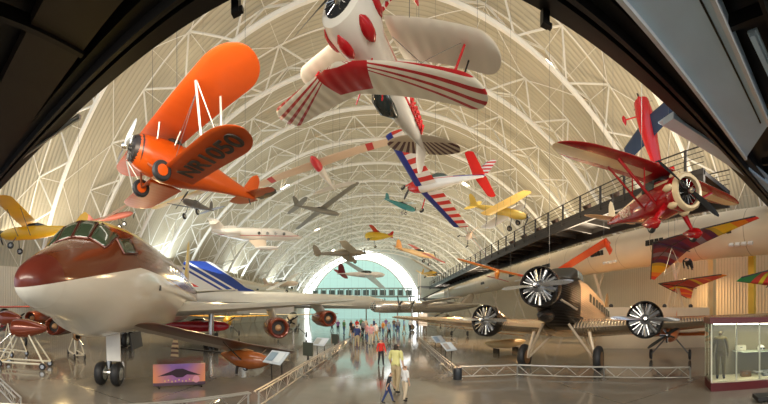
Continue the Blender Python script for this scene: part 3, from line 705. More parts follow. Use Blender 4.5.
for sd in (1,-1):
    for k in range(2): MB().box((-3.05-k*.5,sd*.725,1.22),(.38,.05,.30)).build('side_window',MATS['pale_windscreen'],f,smooth=False)
    for k in range(8): MB().box((-4.7-k*.85,sd*.90,.42),(.42,.07,.42)).build('cabin_window',M('dim_cabin_window',(.10,.09,.06),.15),f,smooth=False)
def jueng(o,axis,label=None):
    n=MB().lathe(o,axis,[(-1.6,.30),(-1.2,.45),(-.5,.52),(-.15,.5)],24).build('engine_mount_fairing',jblk,a)
    o=Vector(o); ax=Vector(axis).normalized()
    MB().lathe(o,ax,[(-.42,.76),(-.3,.80),(.12,.80),(.16,.77),(.12,.74),(-.42,.72)],36,cap=False).build('cowl_ring',jblk,n)
    MB().lathe(o+ax*-.36,ax,[(0,.74),(.04,.74)],28).build('cowl_backplate',MATS['dark_opening'],n)
    radial(a,o+ax*.05,ax,.76,9,cyl,depth=.3)
    prop(a,o+ax*.32,ax,1.45,2,M('polished_blade',(.62,.64,.66),.22,.9),a0=.06 if axis[1]==0 else -.03,hubr=.13,w=.075)
jueng((0,0,0),(1,0,0)); jueng((-2.4,3.85,-1.0),(1,.06,0)); jueng((-2.4,-3.85,-1.0),(1,-.06,0))
MB().loft([(-.1,.1,.1,-1.05),(-.4,.22,.22,-1.05),(-1.0,.3,.3,-.95),(-1.6,.2,.2,-.8)],14).build('oil_cooler',jblk,a)
for sd in (1,-1):
    mb=MB(); mb.foil([((-2.3,sd*.7,-1.35),5.2,.18),((-2.9,sd*3.8,-1.15),4.5,.17),((-4.9,sd*13.8,-.45),2.2,.12),((-5.2,sd*14.4,-.42),1.6,.10)]); w=mb.build('wing',silw,a)
    mb=MB(); mb.foil([((-6.9,sd*4.,-1.4),.75,.10),((-7.2,sd*13.6,-.62),.45,.10)]); mb.build('aileron',sil,w)
    MB().loft([(-2.5,.52,.62,0),(-3.1,.62,.66,.02),(-4.2,.5,.42,.1),(-5.8,.05,.06,.1)],18).build('engine_nacelle',jblk,a).location=(0,sd*3.85,-1.0)
    tan=M('tan_gear_leg',(.62,.50,.36),.4,.2)
    MB().tube([(-2.8,sd*1.65,-2.72),(-2.8,sd*1.3,-1.35)],.085,8).build('gear_strut',tan,a)
    MB().tube([(-2.8,sd*1.6,-2.72),(-2.0,sd*.6,-1.2)],.06,8).build('gear_strut',tan,a)
    MB().tube([(-2.85,sd*1.6,-2.72),(-4.1,sd*.7,-1.3)],.06,8).build('gear_strut',tan,a)
    wheel(a,(-2.8,sd*1.78,-2.68),.60,.30,hubm=M('bronze_hub',(.30,.16,.07),.35,.6))
    halfwing(MB(),sd,.1,4.4,-13.3,1.8,-13.9,1.1,.75,.8,.1,.2).build('tailplane',sil,a)
    MB().tube([(-.9,sd*.6,-.35),(-2.2,sd*.9,-.55)],.05,6).build('exhaust_pipe',tan,a)
fin(MB(),-13.2,2.2,.7,-14.6,1.2,2.9,rd=.15).build('tail_fin',sil,a)
wheel(a,(-14.8,0,-.1),.25,.15,name='tail_wheel')
mb=MB(); mb.tube([(-14.8,0,.3),(-14.8,0,-.1)],.05,6); mb.build('tail_gear_leg',steel,a)
# ---------- 7. small wooden pod glider
R=mw([0.9927,0.1203,0.0044,-0.119,0.976,0.1825,0.0177,-0.1817,0.9832],[-5.25,11.35,.80],.80)
a=empty('pod_glider','small varnished brown pod glider with dark wing resting on the floor at left','glider',mat=R)
var_=M('varnished_mahogany',(.32,.09,.02),.18,coat=.35,var=.25,vscale=3)
f=MB().loft([(1.45,.03,.03,-.22),(1.35,.16,.15,-.22),(.9,.38,.36,-.22),(.3,.5,.48,-.22),(-.4,.46,.44,-.18),(-1.0,.26,.28,-.1),(-1.5,.07,.08,-.02)],24).build('fuselage_pod',var_,a)
MB().loft([(.55,.05,.04,.08),(.4,.2,.14,.12),(.0,.22,.2,.14),(-.3,.15,.12,.16)],14).build('canopy_frame',M('wood_tan',(.5,.28,.12),.4),f)
MB().tube([(-.9,0,.05),(-5.1,0,.1)],[.06,.035],8).build('tail_boom',dark,a)
dw=M('dark_brown_wing_fabric',(.11,.055,.028),.35,coat=.3,pattern=lambda t,x,y,z:colmix(t,(x<-.45),(.10,.045,.025),(.34,.30,.24)))
for sd in (-1,1): halfwing(MB(),sd,.0,6.7,.45,1.5,.25,1.15,.45,.60,.14,.8).build('wing',dw,a).rotation_euler=(0,-.24,0)
for sd in (-1,1): MB().tube([(.05,sd*.25,-.35),(.05,sd*2.1,.45)],.03,6).build('wing_strut',dark,a)
sp=M('striped_tail_fabric',(.5,.4,.2),.4,pattern=lambda t,x,y,z:colmix(t,((z+y).fmod(.28)<.14),(.60,.42,.20),(.14,.06,.03)))
fin(MB(),-4.6,.7,-.5,-4.8,.5,.7,rd=.4).build('tail_fin',sp,a)
for sd in (-1,1): MB().foil([((-4.5,sd*.03,.1),.6,.06),((-4.55,sd*.8,.1),.5,.06),((-4.7,sd*1.1,.1),.2,.06)]).build('tailplane',sp,a)
wheel(a,(.05,0,-.62),.16,.08); MB().box((-.45,.0,-.62),(.10,.12,.7)).build('support_post',dark,a,smooth=False)
# ---------- 8. vertical red and blue aerobatic plane
R=mw([-0.7184,-0.6143,0.3265,-0.535,0.1878,-0.8237,0.4447,-0.7664,-0.4636],[18.81,15.87,18.22])
U=Vector((-.05,.25,.97)).normalized(); Y_=Vector((-.15,-.98,.2)); Y_=(Y_-U*Y_.dot(U)).normalized(); Z_=U.cross(Y_)
Rm=Matrix((U,Y_,Z_)).transposed().to_4x4(); 
a=empty('vertical_aerobatic_plane','red and dark blue aerobatic plane hung nose up near the overhang at upper right','aeroplane',mat=Matrix.Translation((18.2,15.5,16.6))@Rm)
rr=M('scarlet_paint',(.68,.015,.02),.2,coat=.2); nv=M('navy_wing_white_tips',(.02,.05,.12),.25,coat=.2,pattern=lambda t,x,y,z:colmix(t,(y.abs()>2.9)*(y.abs()<3.5),(.02,.045,.11),(.75,.72,.66)))
f=MB().loft([(2.6,.3,.3,0),(2.4,.6,.6,0),(1.4,.68,.72,0),(.2,.62,.78,0),(-1.5,.46,.6,0),(-3.6,.26,.36,.05),(-4.8,.12,.2,.05)],22).build('fuselage',rr,a)
MB().loft([(.5,.1,.1,.42),(.1,.25,.3,.48),(-.8,.22,.26,.42),(-1.5,.05,.05,.3)],14).build('bubble_canopy',glassd,a)
prop(a,(2.5,0,0),(1,0,0),.95,3,MATS['dark_blade'],hubr=.15,hubmat=rr)
for sd in (1,-1):
    halfwing(MB(),sd,.3,3.9,.9,1.8,.4,1.2,-.1,-.1,.12,.1).build('wing',nv,a)
    halfwing(MB(),sd,.05,1.5,-3.7,.8,-3.9,.55,.05,.05,.09,.1).build('tailplane',rr,a)
    MB().tube([(1.3,sd*.3,-.4),(1.2,sd*.95,-1.25)],.05,6).build('gear_leg',rr,a)
    MB().loft([(1.6,.03,.03,-1.3),(1.4,.12,.18,-1.3),(1.1,.12,.18,-1.3),(.75,.02,.03,-1.28)],12).build('wheel_fairing',rr,a).location=(0,sd*.98,0)
fin(MB(),-3.6,.9,.1,-4.1,.6,1.3,rd=.1).build('tail_fin',rr,a)
cables(a,[(2.0,.3,.2),(2.0,-.3,.2)],.012)
# ---------- generic smaller aircraft
def plane(name,label,mat4,L=6.,nose=.35,span=9.,z=.0,chord=1.2,fr=.38,fm=None,wm=None,tm=None,high=None,bi=False,gear=True,propb=2,rnd_=.5,canopy=True,eng='cone',cab=True,cat='aeroplane',tail=True,sweep=0.,tipc=.8,struts=False,fh=1.15,fmat=None,group=None,w2=None):
    a=empty(name,label,cat,mat=mat4,group=group)
    n0=L*nose; t0=-L*(1-nose); hz=high if high is not None else z
    f=MB().loft([(n0,fr*.35,fr*.35,0),(n0-.06*L,fr*.85,fr*.85,0),(n0-.16*L,fr,fr*1.05,0),(n0-.4*L,fr,fr*1.15,0),(n0-.6*L,fr*.7,fr*.85,.02),(n0-.85*L,fr*.3,fr*.42,.08),(t0,fr*.08,fr*.2,.1)],20).build('fuselage',fm,a)
    if eng=='radial':
        radial(a,(n0+.1,0,0),(1,0,0),fr*.95,5,MATS['engine_black'],depth=.2)
    if propb: prop(a,(n0+.18,0,0),(1,0,0),span*.105,propb,MATS['dark_blade'],a0=.6,hubr=.08)
    if canopy: MB().loft([(n0-.3*L,fr*.2,.05,fr),(n0-.34*L,fr*.6,fr*.5,fr),(n0-.45*L,fr*.6,fr*.55,fr),(n0-.55*L,fr*.2,.06,fr*.8)],14).build('canopy',glassd,a)
    for sd in (1,-1):
        halfwing(MB(),sd,0 if high is not None else fr*.7,span/2,chord*.55,chord,chord*.5-sweep,chord*tipc,hz,hz+.12,.12,rnd_).build('upper_wing' if bi else 'wing',wm or fm,a)
        if bi:
            halfwing(MB(),sd,fr*.7,span/2*.9,chord*.35,chord,chord*.3,chord*tipc,-fr*.7,-fr*.6,.12,rnd_).build('lower_wing',w2 or wm or fm,a)
            for dx in (.35,-.35): MB().tube([(dx*chord,sd*span*.34,-fr*.6),(dx*chord+.1,sd*span*.35,hz)],.03,5).build('wing_strut',steelw,a)
        if struts:
            for dx in (.35,-.3): MB().tube([(dx*chord,sd*fr,-fr*.7),(dx*chord,sd*span*.28,hz)],.03,5).build('wing_strut',steelw,a)
        if tail: MB().foil([((t0+.16*L,sd*.03,.1),.13*L,.06),((t0+.13*L,sd*span*.11,.1),.11*L,.06),((t0+.09*L,sd*span*.16,.1),.05*L,.06)]).build('tailplane',tm or fm,a)
        if gear:
            MB().tube([(chord*.5,sd*fr*.7,-fr*.8),(chord*.6,sd*fr*2.1,-fr-.62)],.04,5).build('gear_strut',steelw,a)
            wheel(a,(chord*.6,sd*fr*2.3,-fr-.7),.28,.14)
    fin(MB(),t0+.17*L,.15*L,.1,t0+.07*L,.09*L,.19*L).build('tail_fin',fmat or tm or fm,a)
    if cab: cables(a,[(.3,span*.15,hz+.1),(.3,-span*.15,hz+.1),(t0+.1*L,0,.15)],.012)
    return a
yel=M('yellow_fabric',(.85,.48,.02),.35,coat=.4); ylw2=M('yellow_orange_fabric',(.80,.45,.06),.35,coat=.3); rd=M('plain_red_paint',(.62,.03,.02),.3,coat=.2)
offw=M('off_white_paint',(.82,.80,.74),.3,coat=.4); gry=M('grey_glider_paint',(.26,.25,.21),.4,.2); olv=M('drab_brown_fabric',(.30,.25,.17),.5)
plane('light_aircraft','bright yellow light aircraft with wheels hanging at the far left above the airliner nose',mw([-0.6742,0.7383,-0.0172,-0.7385,-0.6741,0.0116,-0.003,0.0206,0.9998],[-22.96,10.55,9.02]),L=7.2,nose=.31,span=10.5,high=1.0,chord=1.6,fr=.5,fm=yel,canopy=True,eng='radial',struts=True,rnd_=.6)
plane('light_aircraft','small cream aircraft with black wheels hanging just below the orange biplane',mw([0.0444,0.9935,-0.1051,-0.993,0.0324,-0.1136,-0.1094,0.1094,0.988],[-15.79,22.98,12.28]),L=5.6,nose=.3,span=9,high=.8,chord=1.2,fr=.3,fm=M('dark_fuselage_paint',(.14,.13,.12),.4),wm=M('pale_ochre_wing',(.72,.55,.25),.4),struts=True)
# long grey glider
gm=mw([0.692,-0.7076,-0.143,0.7212,0.6864,0.0938,0.0317,-0.168,0.9853],[-8.3,43.76,17.16])
plane('sailplane','slender dark grey glider seen from below in mid air, left of centre',gm,L=7.8,nose=.4,span=15.4,high=.3,chord=1.25,fr=.36,fm=gry,propb=0,gear=False,rnd_=.5,tipc=.55,cat='glider',fmat=gry)
pm_=M('peach_wing',(.80,.60,.44),.35,coat=.3,pattern=lambda t,x,y,z:colmix(t,((y.abs()-5.6).abs()<.35)*1.,(.80,.60,.43),(.62,.06,.06)))
plane('sailplane','long winged pale peach glider with red marks crossing below the ceiling',mw([-0.2152,0.972,-0.0948,-0.9657,-0.1974,0.1689,0.1455,0.1279,0.9811],[-6.37,31.59,17.71]),L=6.6,nose=.25,span=16.6,high=.3,chord=1.3,fr=.42,fm=M('white_red_pod',(.8,.76,.68),.3,pattern=lambda t,x,y,z:colmix(t,(x>-.2),(.84,.80,.72),(.68,.05,.06))),wm=pm_,propb=0,gear=False,rnd_=.6,tipc=.7,cat='glider')
# business jet
R=mw([0.7866,-0.5696,0.2385,0.6154,0.6912,-0.3789,0.051,0.4449,0.8942],[-15.11,36.45,12.44])
a=empty('business_jet','small white twin engined business jet with red line hanging over the airliner','aeroplane',mat=R)
bj=M('white_jet_red_line',(.85,.82,.74),.2,coat=.2,pattern=lambda t,x,y,z:colmix(t,((z-.1).abs()<.035),(.86,.83,.75),(.55,.05,.04)))
f=MB().loft([(6.,.05,.05,-.2),(5.5,.3,.28,-.15),(4.2,.62,.62,0),(2.5,.78,.8,.05),(-2,.78,.8,.05),(-4,.5,.55,.25),(-6,.15,.2,.5)],24).build('fuselage',bj,a)
for k in range(4): MB().lathe((3.2-k*1.1,-.70,.38),(0,-1,.3),[(0,.2),(.1,.18)],12).build('cabin_window',glassd,f)
for sd in (1,-1):
    halfwing(MB(),sd,.5,5.2,1.,2.4,-.4,1.2,-.55,-.3,.11,.2).build('wing',M('peach_white_wing',(.82,.68,.52),.3,coat=.4),a)
    MB().lathe((.2,sd*5.2,-.3),(-1,0,0),[(-.9,.03),(-.6,.2),(.4,.26),(1.4,.2),(2.,.03)],14).build('tip_tank',bj,a)
    MB().lathe((-2.6,sd*1.15,.55),(-1,0,0),[(0,.3),(.1,.36),(1.2,.38),(2.,.26)],16).build('engine_nacelle',bj,a)
    halfwing(MB(),sd,.05,2.3,-5.,1.3,-5.8,.7,1.7,1.75,.09,.15).build('tailplane',bj,a)
fin(MB(),-3.9,1.9,.5,-5.2,1.2,1.9,rd=.1).build('tail_fin',bj,a)
cables(a,[(0,1.5,0),(0,-1.5,0),(-4,0,.6)],.012)
plane('biplane','yellow biplane with white lower wings and black wheels flying near the walkway railing',mw([0.6876,0.7013,-0.1881,-0.6629,0.5006,-0.5568,-0.2963,0.5075,0.8091],[12.0,27.64,12.25]),L=6.4,nose=.33,span=9.4,high=1.0,chord=1.35,fr=.42,fm=M('yellow_fuselage',(.80,.55,.10),.35,coat=.3),wm=M('ochre_wing',(.80,.48,.10),.35),w2=offw,bi=True,eng='radial',canopy=False)
plane('biplane','drab grey brown biplane silhouetted against the bright far arch',mw([0.963,-0.2669,0.0358,0.2612,0.8934,-0.3656,0.0656,0.3614,0.9301],[-4.83,45.82,11.39]),L=7.6,nose=.33,span=11,high=.9,chord=1.6,fr=.42,fm=olv,bi=True,eng='radial',canopy=False)
plane('jet_aircraft','white swept wing aircraft with dark red tail hanging before the far doors',mw([0.7756,-0.5759,0.2586,0.6282,0.664,-0.4055,0.0618,0.4769,0.8768],[-2.38,54.81,9.29]),L=10.2,nose=.4,span=12.5,chord=2.,fr=.5,fm=offw,wm=M('blue_grey_wing',(.30,.40,.42),.35),tm=M('maroon_tail',(.22,.03,.04),.35),propb=0,gear=False,sweep=1.2,tipc=.6)
plane('light_aircraft','tubby yellow aircraft with red tail, high in the middle distance',mw([-0.9171,-0.3551,0.1812,0.3824,-0.912,0.1485,0.1125,0.2055,0.9722],[-0.69,62.44,17.99]),L=6,nose=.42,span=6.5,high=.7,chord=1.2,fr=.8,fm=M('chrome_yellow',(.85,.55,.04),.3),wm=rd,tm=rd,propb=2,bi=False)
plane('light_aircraft','yellow bodied aircraft with red wings hanging right of the far arch',mw([0.9035,-0.35,0.2474,0.4188,0.8439,-0.3353,-0.0914,0.4066,0.909],[6.42,45.45,11.17]),L=6.8,nose=.3,span=10.5,chord=1.5,high=.2,fr=.4,fm=M('cream_yellow_body',(.85,.58,.28),.3),wm=rd,tm=M('orange_tail',(.8,.35,.06),.3))
def lookpose(px,py,rho,hx,hy,hz,roll=0.,s=1.):
    p=at(px,py,rho); X=Vector((hx,hy,hz)).normalized(); Yv=Vector((0,0,1)).cross(X).normalized(); Z=X.cross(Yv)
    q=Matrix.Rotation(roll,3,X); Yv=q@Yv; Z=q@Z
    return Matrix.Translation(p)@Matrix((X,Yv,Z)).transposed().to_4x4()@Matrix.Scale(s,4)
teal=M('teal_paint',(.06,.30,.30),.35)
plane('light_aircraft','tiny teal aircraft with a long white wing, high above the far arch',lookpose(403,206,60,.9,.3,-.2,.35),L=6.5,nose=.4,span=13,high=.6,chord=1.,fr=.5,fm=teal,wm=offw)
plane('light_aircraft','small pink and red aircraft hanging behind the yellow one above the airliner cockpit',lookpose(114,217,33,.9,.35,.05,.5),L=5.5,nose=.4,span=7.5,chord=1.1,high=.4,fr=.3,fm=M('faded_red_paint',(.55,.16,.10),.4),wm=M('pink_wing',(.82,.50,.36),.35))
plane('light_aircraft','cream and white light aircraft hanging low beside the roof ribs beyond the brown airliner',lookpose(284,284,62,.95,-.2,.0,.35),L=8,nose=.4,span=13,chord=1.7,high=.5,fr=.5,fm=M('cream_peach',(.82,.66,.5),.35),wm=offw)
plane('light_aircraft','small yellow and brown aircraft hanging at the far end of the walkway',lookpose(430,274,62,.3,-.9,-.1,-.4),L=7,nose=.4,span=10,chord=1.4,high=.7,fr=.5,fm=yel,wm=M('buff_wing',(.7,.6,.4),.4),eng='radial')
plane('light_aircraft','peach coloured aircraft hanging between the yellow biplane and the walkway',lookpose(469,236,48,.2,.95,.1,.9),L=7,nose=.4,span=9,chord=1.4,high=.2,fr=.45,fm=M('peach_paint',(.82,.56,.36),.35),gear=True)
plane('ultralight','orange and yellow ultralight hanging over the trimotor left wing',lookpose(497,274,24,-.35,-.9,.05,-.25),L=4.2,nose=.25,span=6.6,chord=.95,high=.25,fr=.2,fm=M('orange_yellow_ultralight',(.85,.33,.02),.35,coat=.3),wm=M('orange_yellow_wing',(.85,.4,.03),.35,pattern=lambda t,x,y,z:colmix(t,(y>1.6),colmix(t,(x>.1),(.85,.55,.06),(.80,.22,.02)),(.75,.10,.03))),propb=0,gear=False,canopy=False,tm=rd)
# scarlet rigid wing with bent tip
p0=at(551,273,20.5); p1=at(606,238,19.); p2=at(612,249,18.6)
def ribbon(mb,p,q,ch,th,cdir):
    p=Vector(p); q=Vector(q); d=(q-p).normalized(); c=Vector(cdir); c=(c-d*c.dot(d)).normalized(); n=d.cross(c)
    prof=[(0,0),(.1,.7),(.35,1),(.7,.6),(1,.05),(.6,-.2),(.2,-.3)]
    vs=[e+c*(a_*ch)+n*(b_*th) for e in (p,q) for a_,b_ in prof]; k=len(prof)
    mb.add(vs,[(i,(i+1)%k,k+(i+1)%k,k+i) for i in range(k)]+[tuple(range(k))[::-1],tuple(range(k,2*k))]); return mb
a=empty('rigid_wing_glider','long scarlet wing with bent down tip hanging above the trimotor cockpit','glider',loc=p0)
scm=M('scarlet_wing_fabric',(.75,.085,.02),.35,coat=.3)
ribbon(MB(),(0,0,0),p1-p0,.8,.12,(.3,.8,-.45)).build('wing',scm,a); ribbon(MB(),p1-p0,p2-p0,.55,.08,(.3,.8,-.3)).build('wing_tip',scm,a)
mb=MB()
for q in (p0,p1): mb.tube([q-p0+Vector((0,.2,0)),(q.x-p0.x,q.y-p0.y+.2,roofz(q.x)-p0.z)],.012,4)
mb.build('suspension_cable',steelw,a)
# hang gliders
def hangglider(label,mat4,c_in,bands,pilot=False,hl=4.8):
    a=empty('hang_glider',label,'hang glider',mat=mat4)
    def sail(t,x,y,z):
        ay=y.abs(); u=ay+(x*-.12); c=bands[0][1]
        for lim,col in bands[1:]: c=colmix(t,(u>lim),c,col)
        return c
    m=M('sail_'+c_in,bands[0][1],.5,pattern=sail,var=.05)
    for sd in (1,-1):
        n=12; vs=[];N=8
        for i in range(n+1):
            u=i/n; le=Vector((-3.*u,sd*hl*u,0)); te=Vector((-2.5-(.85*u),sd*hl*u,0)) 
            for k in range(N+1):
                v=k/N; p=le.lerp(te,v); p.z=.34*math.sin(PI*v)*(1-u)*math.sin(PI*min(1,u*1.2+.12)); vs.append(p)
        fs=[(i*(N+1)+k,i*(N+1)+k+1,(i+1)*(N+1)+k+1,(i+1)*(N+1)+k) for i in range(n) for k in range(N)]
        o=MB().add(vs,fs).build('sail',m,a); s=o.modifiers.new('cloth','SOLIDIFY'); s.thickness=.012
        MB().tube([(0,0,0),(-3.,sd*hl,0)],.035,6).build('leading_edge_tube',M('black_tube',(.03,.025,.03),.4),a)
        MB().tube([(-1.1,0,-.05),(-1.5,sd*hl*.5,-.02)],.025,6).build('cross_tube',MATS['black_tube'],a)
        MB().tube([(-1.3,0,-.05),(-1.1,sd*.75,-1.5)],.02,6).build('control_frame_upright',M('pale_tube',(.7,.65,.5),.35,.5),a)
    MB().tube([(0,0,0),(-2.7,0,0)],.03,6).build('keel_tube',MATS['black_tube'],a)
    MB().tube([(-1.1,-.75,-1.5),(-1.1,.75,-1.5)],.02,6).build('control_bar',MATS['pale_tube'],a)
    cables(a,[(-1.3,.3,0),(-1.3,-.3,0)],.01)
    return a
PU=(.09,.02,.10); MA=(.22,.02,.05); GY=(.22,.21,.27); YE_=(.95,.68,.02); OG=(.95,.30,.01); RE=(.85,.04,.02)
M1=mw([-0.9577,-0.2601,0.1234,0.2827,-0.9308,0.2315,0.0546,0.2566,0.965],[13.15,10.87,6.36])
hangglider('rainbow hang glider in purple, grey, yellow, orange and red with a pilot figure below',M1,'rainbow',[(0,PU),(.7,MA),(1.3,GY),(1.8,MA),(2.2,PU),(2.6,(.60,.50,.05)),(2.95,YE_),(3.9,OG),(4.6,RE)])
hangglider('red and yellow hang glider hanging below the rainbow coloured one at right',mw([-0.6945,-0.7058,0.14,0.7116,-0.7025,-0.0111,0.1062,0.0919,0.9901],[16.82,13.38,4.54]),'red',[(0,(.55,.02,.03)),(1.5,YE_),(2.0,RE),(3.0,OG),(3.4,(.80,.05,.03)),(4.6,OG)])
hangglider('green, red and yellow hang glider cut off by the right edge of the photograph',mw([0.1156,0.9933,0.0047,-0.7894,0.089,0.6074,0.6029,-0.0739,0.7944],[14.5,3.33,4.88],.7),'green',[(0,RE),(1.5,YE_),(2.2,RE),(3.4,(.03,.30,.08))])
# ---------- supersonic airliner behind
R=mw([0.6757,-0.7288,0.1107,0.7372,0.6676,-0.1043,0.0021,0.1521,0.9884],[5.0,88.03,5.22])
X=Vector((.6757,.7372,.0)).normalized(); Yv=Vector((0,0,1)).cross(X)
a=empty('supersonic_airliner','long white supersonic airliner with blue and red striped tail parked behind the brown one','aeroplane',mat=Matrix.Translation((3.9,74.8,4.76))@Matrix((X,Yv,Vector((0,0,1)))).transposed().to_4x4()@Matrix.Scale(.85,4))
cwh=M('airliner_white',(.88,.86,.78),.25,coat=.2,var=.04)
MB().loft([(0,.05,.05,-.4),(-2,.4,.45,-.3),(-6,1.1,1.2,-.1),(-11,1.44,1.65,0),(-45,1.44,1.65,0),(-54,.9,1.1,.3),(-61,.08,.1,.7)],30).build('fuselage',cwh,a)
for sd in (1,-1):
    MB().foil([((-16,sd*.9,-1.),34,.025),((-24,sd*3.,-1.),28,.028),((-34,sd*6.5,-1),19,.03),((-44,sd*11.,-1),9.5,.03),((-50,sd*12.8,-1),3.,.03)]).build('wing',cwh,a)
    for yy in (4.3,7.): MB().box((-44,sd*yy,-2.),(11,2.2,1.5)).build('engine_nacelle',whitep,a,smooth=False)
    mb=MB().tube([(-36,sd*3.8,-1),(-36,sd*3.8,-5.)],.25,8); mb.build('main_gear_leg',steel,a)
    for dx in (-.8,.8): wheel(a,(-36+dx,sd*3.8,-4.98),.6,.5,name='main_wheel')
MB().tube([(-12,0,-1.4),(-12,0,-5.1)],.15,8).build('nose_gear_leg',steel,a); wheel(a,(-12,0,-5.2),.4,.5,name='nose_wheel')
def tailp(t,x,y,z):
    u=(x+z*1.9)           # stripes slanting with the leading edge
    c=colmix(t,(u>-43.0)*(u<-39.4),(.88,.86,.80),(.02,.06,.30)); c=colmix(t,(u>-45.0)*(u<-43.7),c,(.02,.07,.36))
    c=colmix(t,(u>-46.7)*(u<-45.9),c,(.02,.05,.30)); c=colmix(t,(u<-49.8)*(z<3.9)*(z>2.2)*(u>-53.2),c,(.75,.03,.03)); return c
fn=MB().foil([((-41.,0,1.3),16.6,.03),((-44.5,0,2.3),13.,.03),((-50.9,0,6.6),6.0,.03),((-51.8,0,7.0),4.6,.03)],(0,1,0)).build('tail_fin',M('striped_white_fin',(.9,.9,.9),.3,pattern=tailp,var=0),a)
# ---------- silver bomber far behind the trimotor wing
X=Vector((-.957,-.279,.0)).normalized(); Yv=Vector((0,0,1)).cross(X)
a=empty('silver_bomber','big polished silver propeller bomber far behind the trimotor left wing','aeroplane',mat=Matrix.Translation((-1.5,46.5,3.46))@Matrix((X,Yv,Vector((0,0,1)))).transposed().to_4x4()@Matrix.Scale(.64,4))
bs=M('polished_aluminium',(.74,.70,.62),.25,.75,var=.08)
f=MB().loft([(0,.25,.25,0),(-.3,.8,.8,0),(-1.2,1.3,1.3,0),(-3,1.5,1.5,0),(-20,1.4,1.4,0),(-27,.7,.8,.4),(-30,.2,.3,.6)],28).build('fuselage',bs,a)
MB().loft([(.05,.2,.2,0),(-.32,.84,.84,0),(-1.0,1.25,1.25,0),(-1.1,1.25,1.25,0)],16).build('glazed_nose',M('nose_glazing',(.12,.13,.12),.1,pattern=lambda t,x,y,z:colmix(t,(z.fmod(.45)<.1).max(y.fmod(.45)<.1),(.08,.09,.08),(.6,.58,.5))),f)
for sd in (1,-1):
    MB().foil([((-7,sd*1,.2),4.6,.14),((-8.6,sd*10,.8),3.4,.13),((-10.4,sd*21,1.4),1.9,.11)]).build('wing',bs,a)
    for yy in (5,10):
        n=MB().lathe((-5.6 if yy==5 else -6.6,sd*yy,.2),(-1,0,0),[(0,.55),(.15,.75),(1.6,.75),(3.6,.3)],18).build('engine_nacelle',bs,a)
        prop(a,(-5.4 if yy==5 else -6.4,sd*yy,.2),(1,0,0),2.4,4,MATS['dark_blade'],a0=.4,hubr=.2)
    MB().tube([(-8.6,sd*5,0),(-8.6,sd*5,-4.6)],.18,8).build('main_gear_leg',steel,a); wheel(a,(-8.6,sd*5,-4.75),.65,.4,name='main_wheel')
    halfwing(MB(),sd,.3,6.,-26.,2.6,-26.8,1.4,.6,.7,.1,.3).build('tailplane',bs,a)
MB().tube([(-2.4,0,-1.2),(-2.4,0,-5.)],.12,8).build('nose_gear_leg',steel,a); wheel(a,(-2.4,0,-5.05),.36,.3,name='nose_wheel')
fin(MB(),-24,4,1.0,-27.2,2.,3.8,rd=.4).build('tail_fin',bs,a)
# ================================================================== people
SKIN=M('skin_tone',(.62,.38,.26),.5,var=0); HAIRD=M('dark_hair',(.03,.018,.012),.6,var=0); HAIRB=M('brown_hair',(.16,.08,.035),.6,var=0); SHOE=M('dark_shoe',(.03,.03,.03),.5,var=0)
def skinned(verts,edges,rad,root=0,sub=2):
    me=bpy.data.meshes.new('skel'); me.from_pydata(verts,edges,[]); o=bpy.data.objects.new('skel',me); COL.objects.link(o)
    m=o.modifiers.new('s','SKIN'); m.use_smooth_shade=True
    for i,r_ in enumerate(rad): me.skin_vertices[0].data[i].radius=(r_,r_) if not isinstance(r_,tuple) else r_
    for i in range(len(verts)): me.skin_vertices[0].data[i].use_root=(i==root)
    if sub: q=o.modifiers.new('u','SUBSURF'); q.levels=sub
    dg=bpy.context.evaluated_depsgraph_get(); n=bpy.data.meshes.new_from_object(o.evaluated_get(dg))
    bpy.data.objects.remove(o); bpy.data.meshes.remove(me); return n
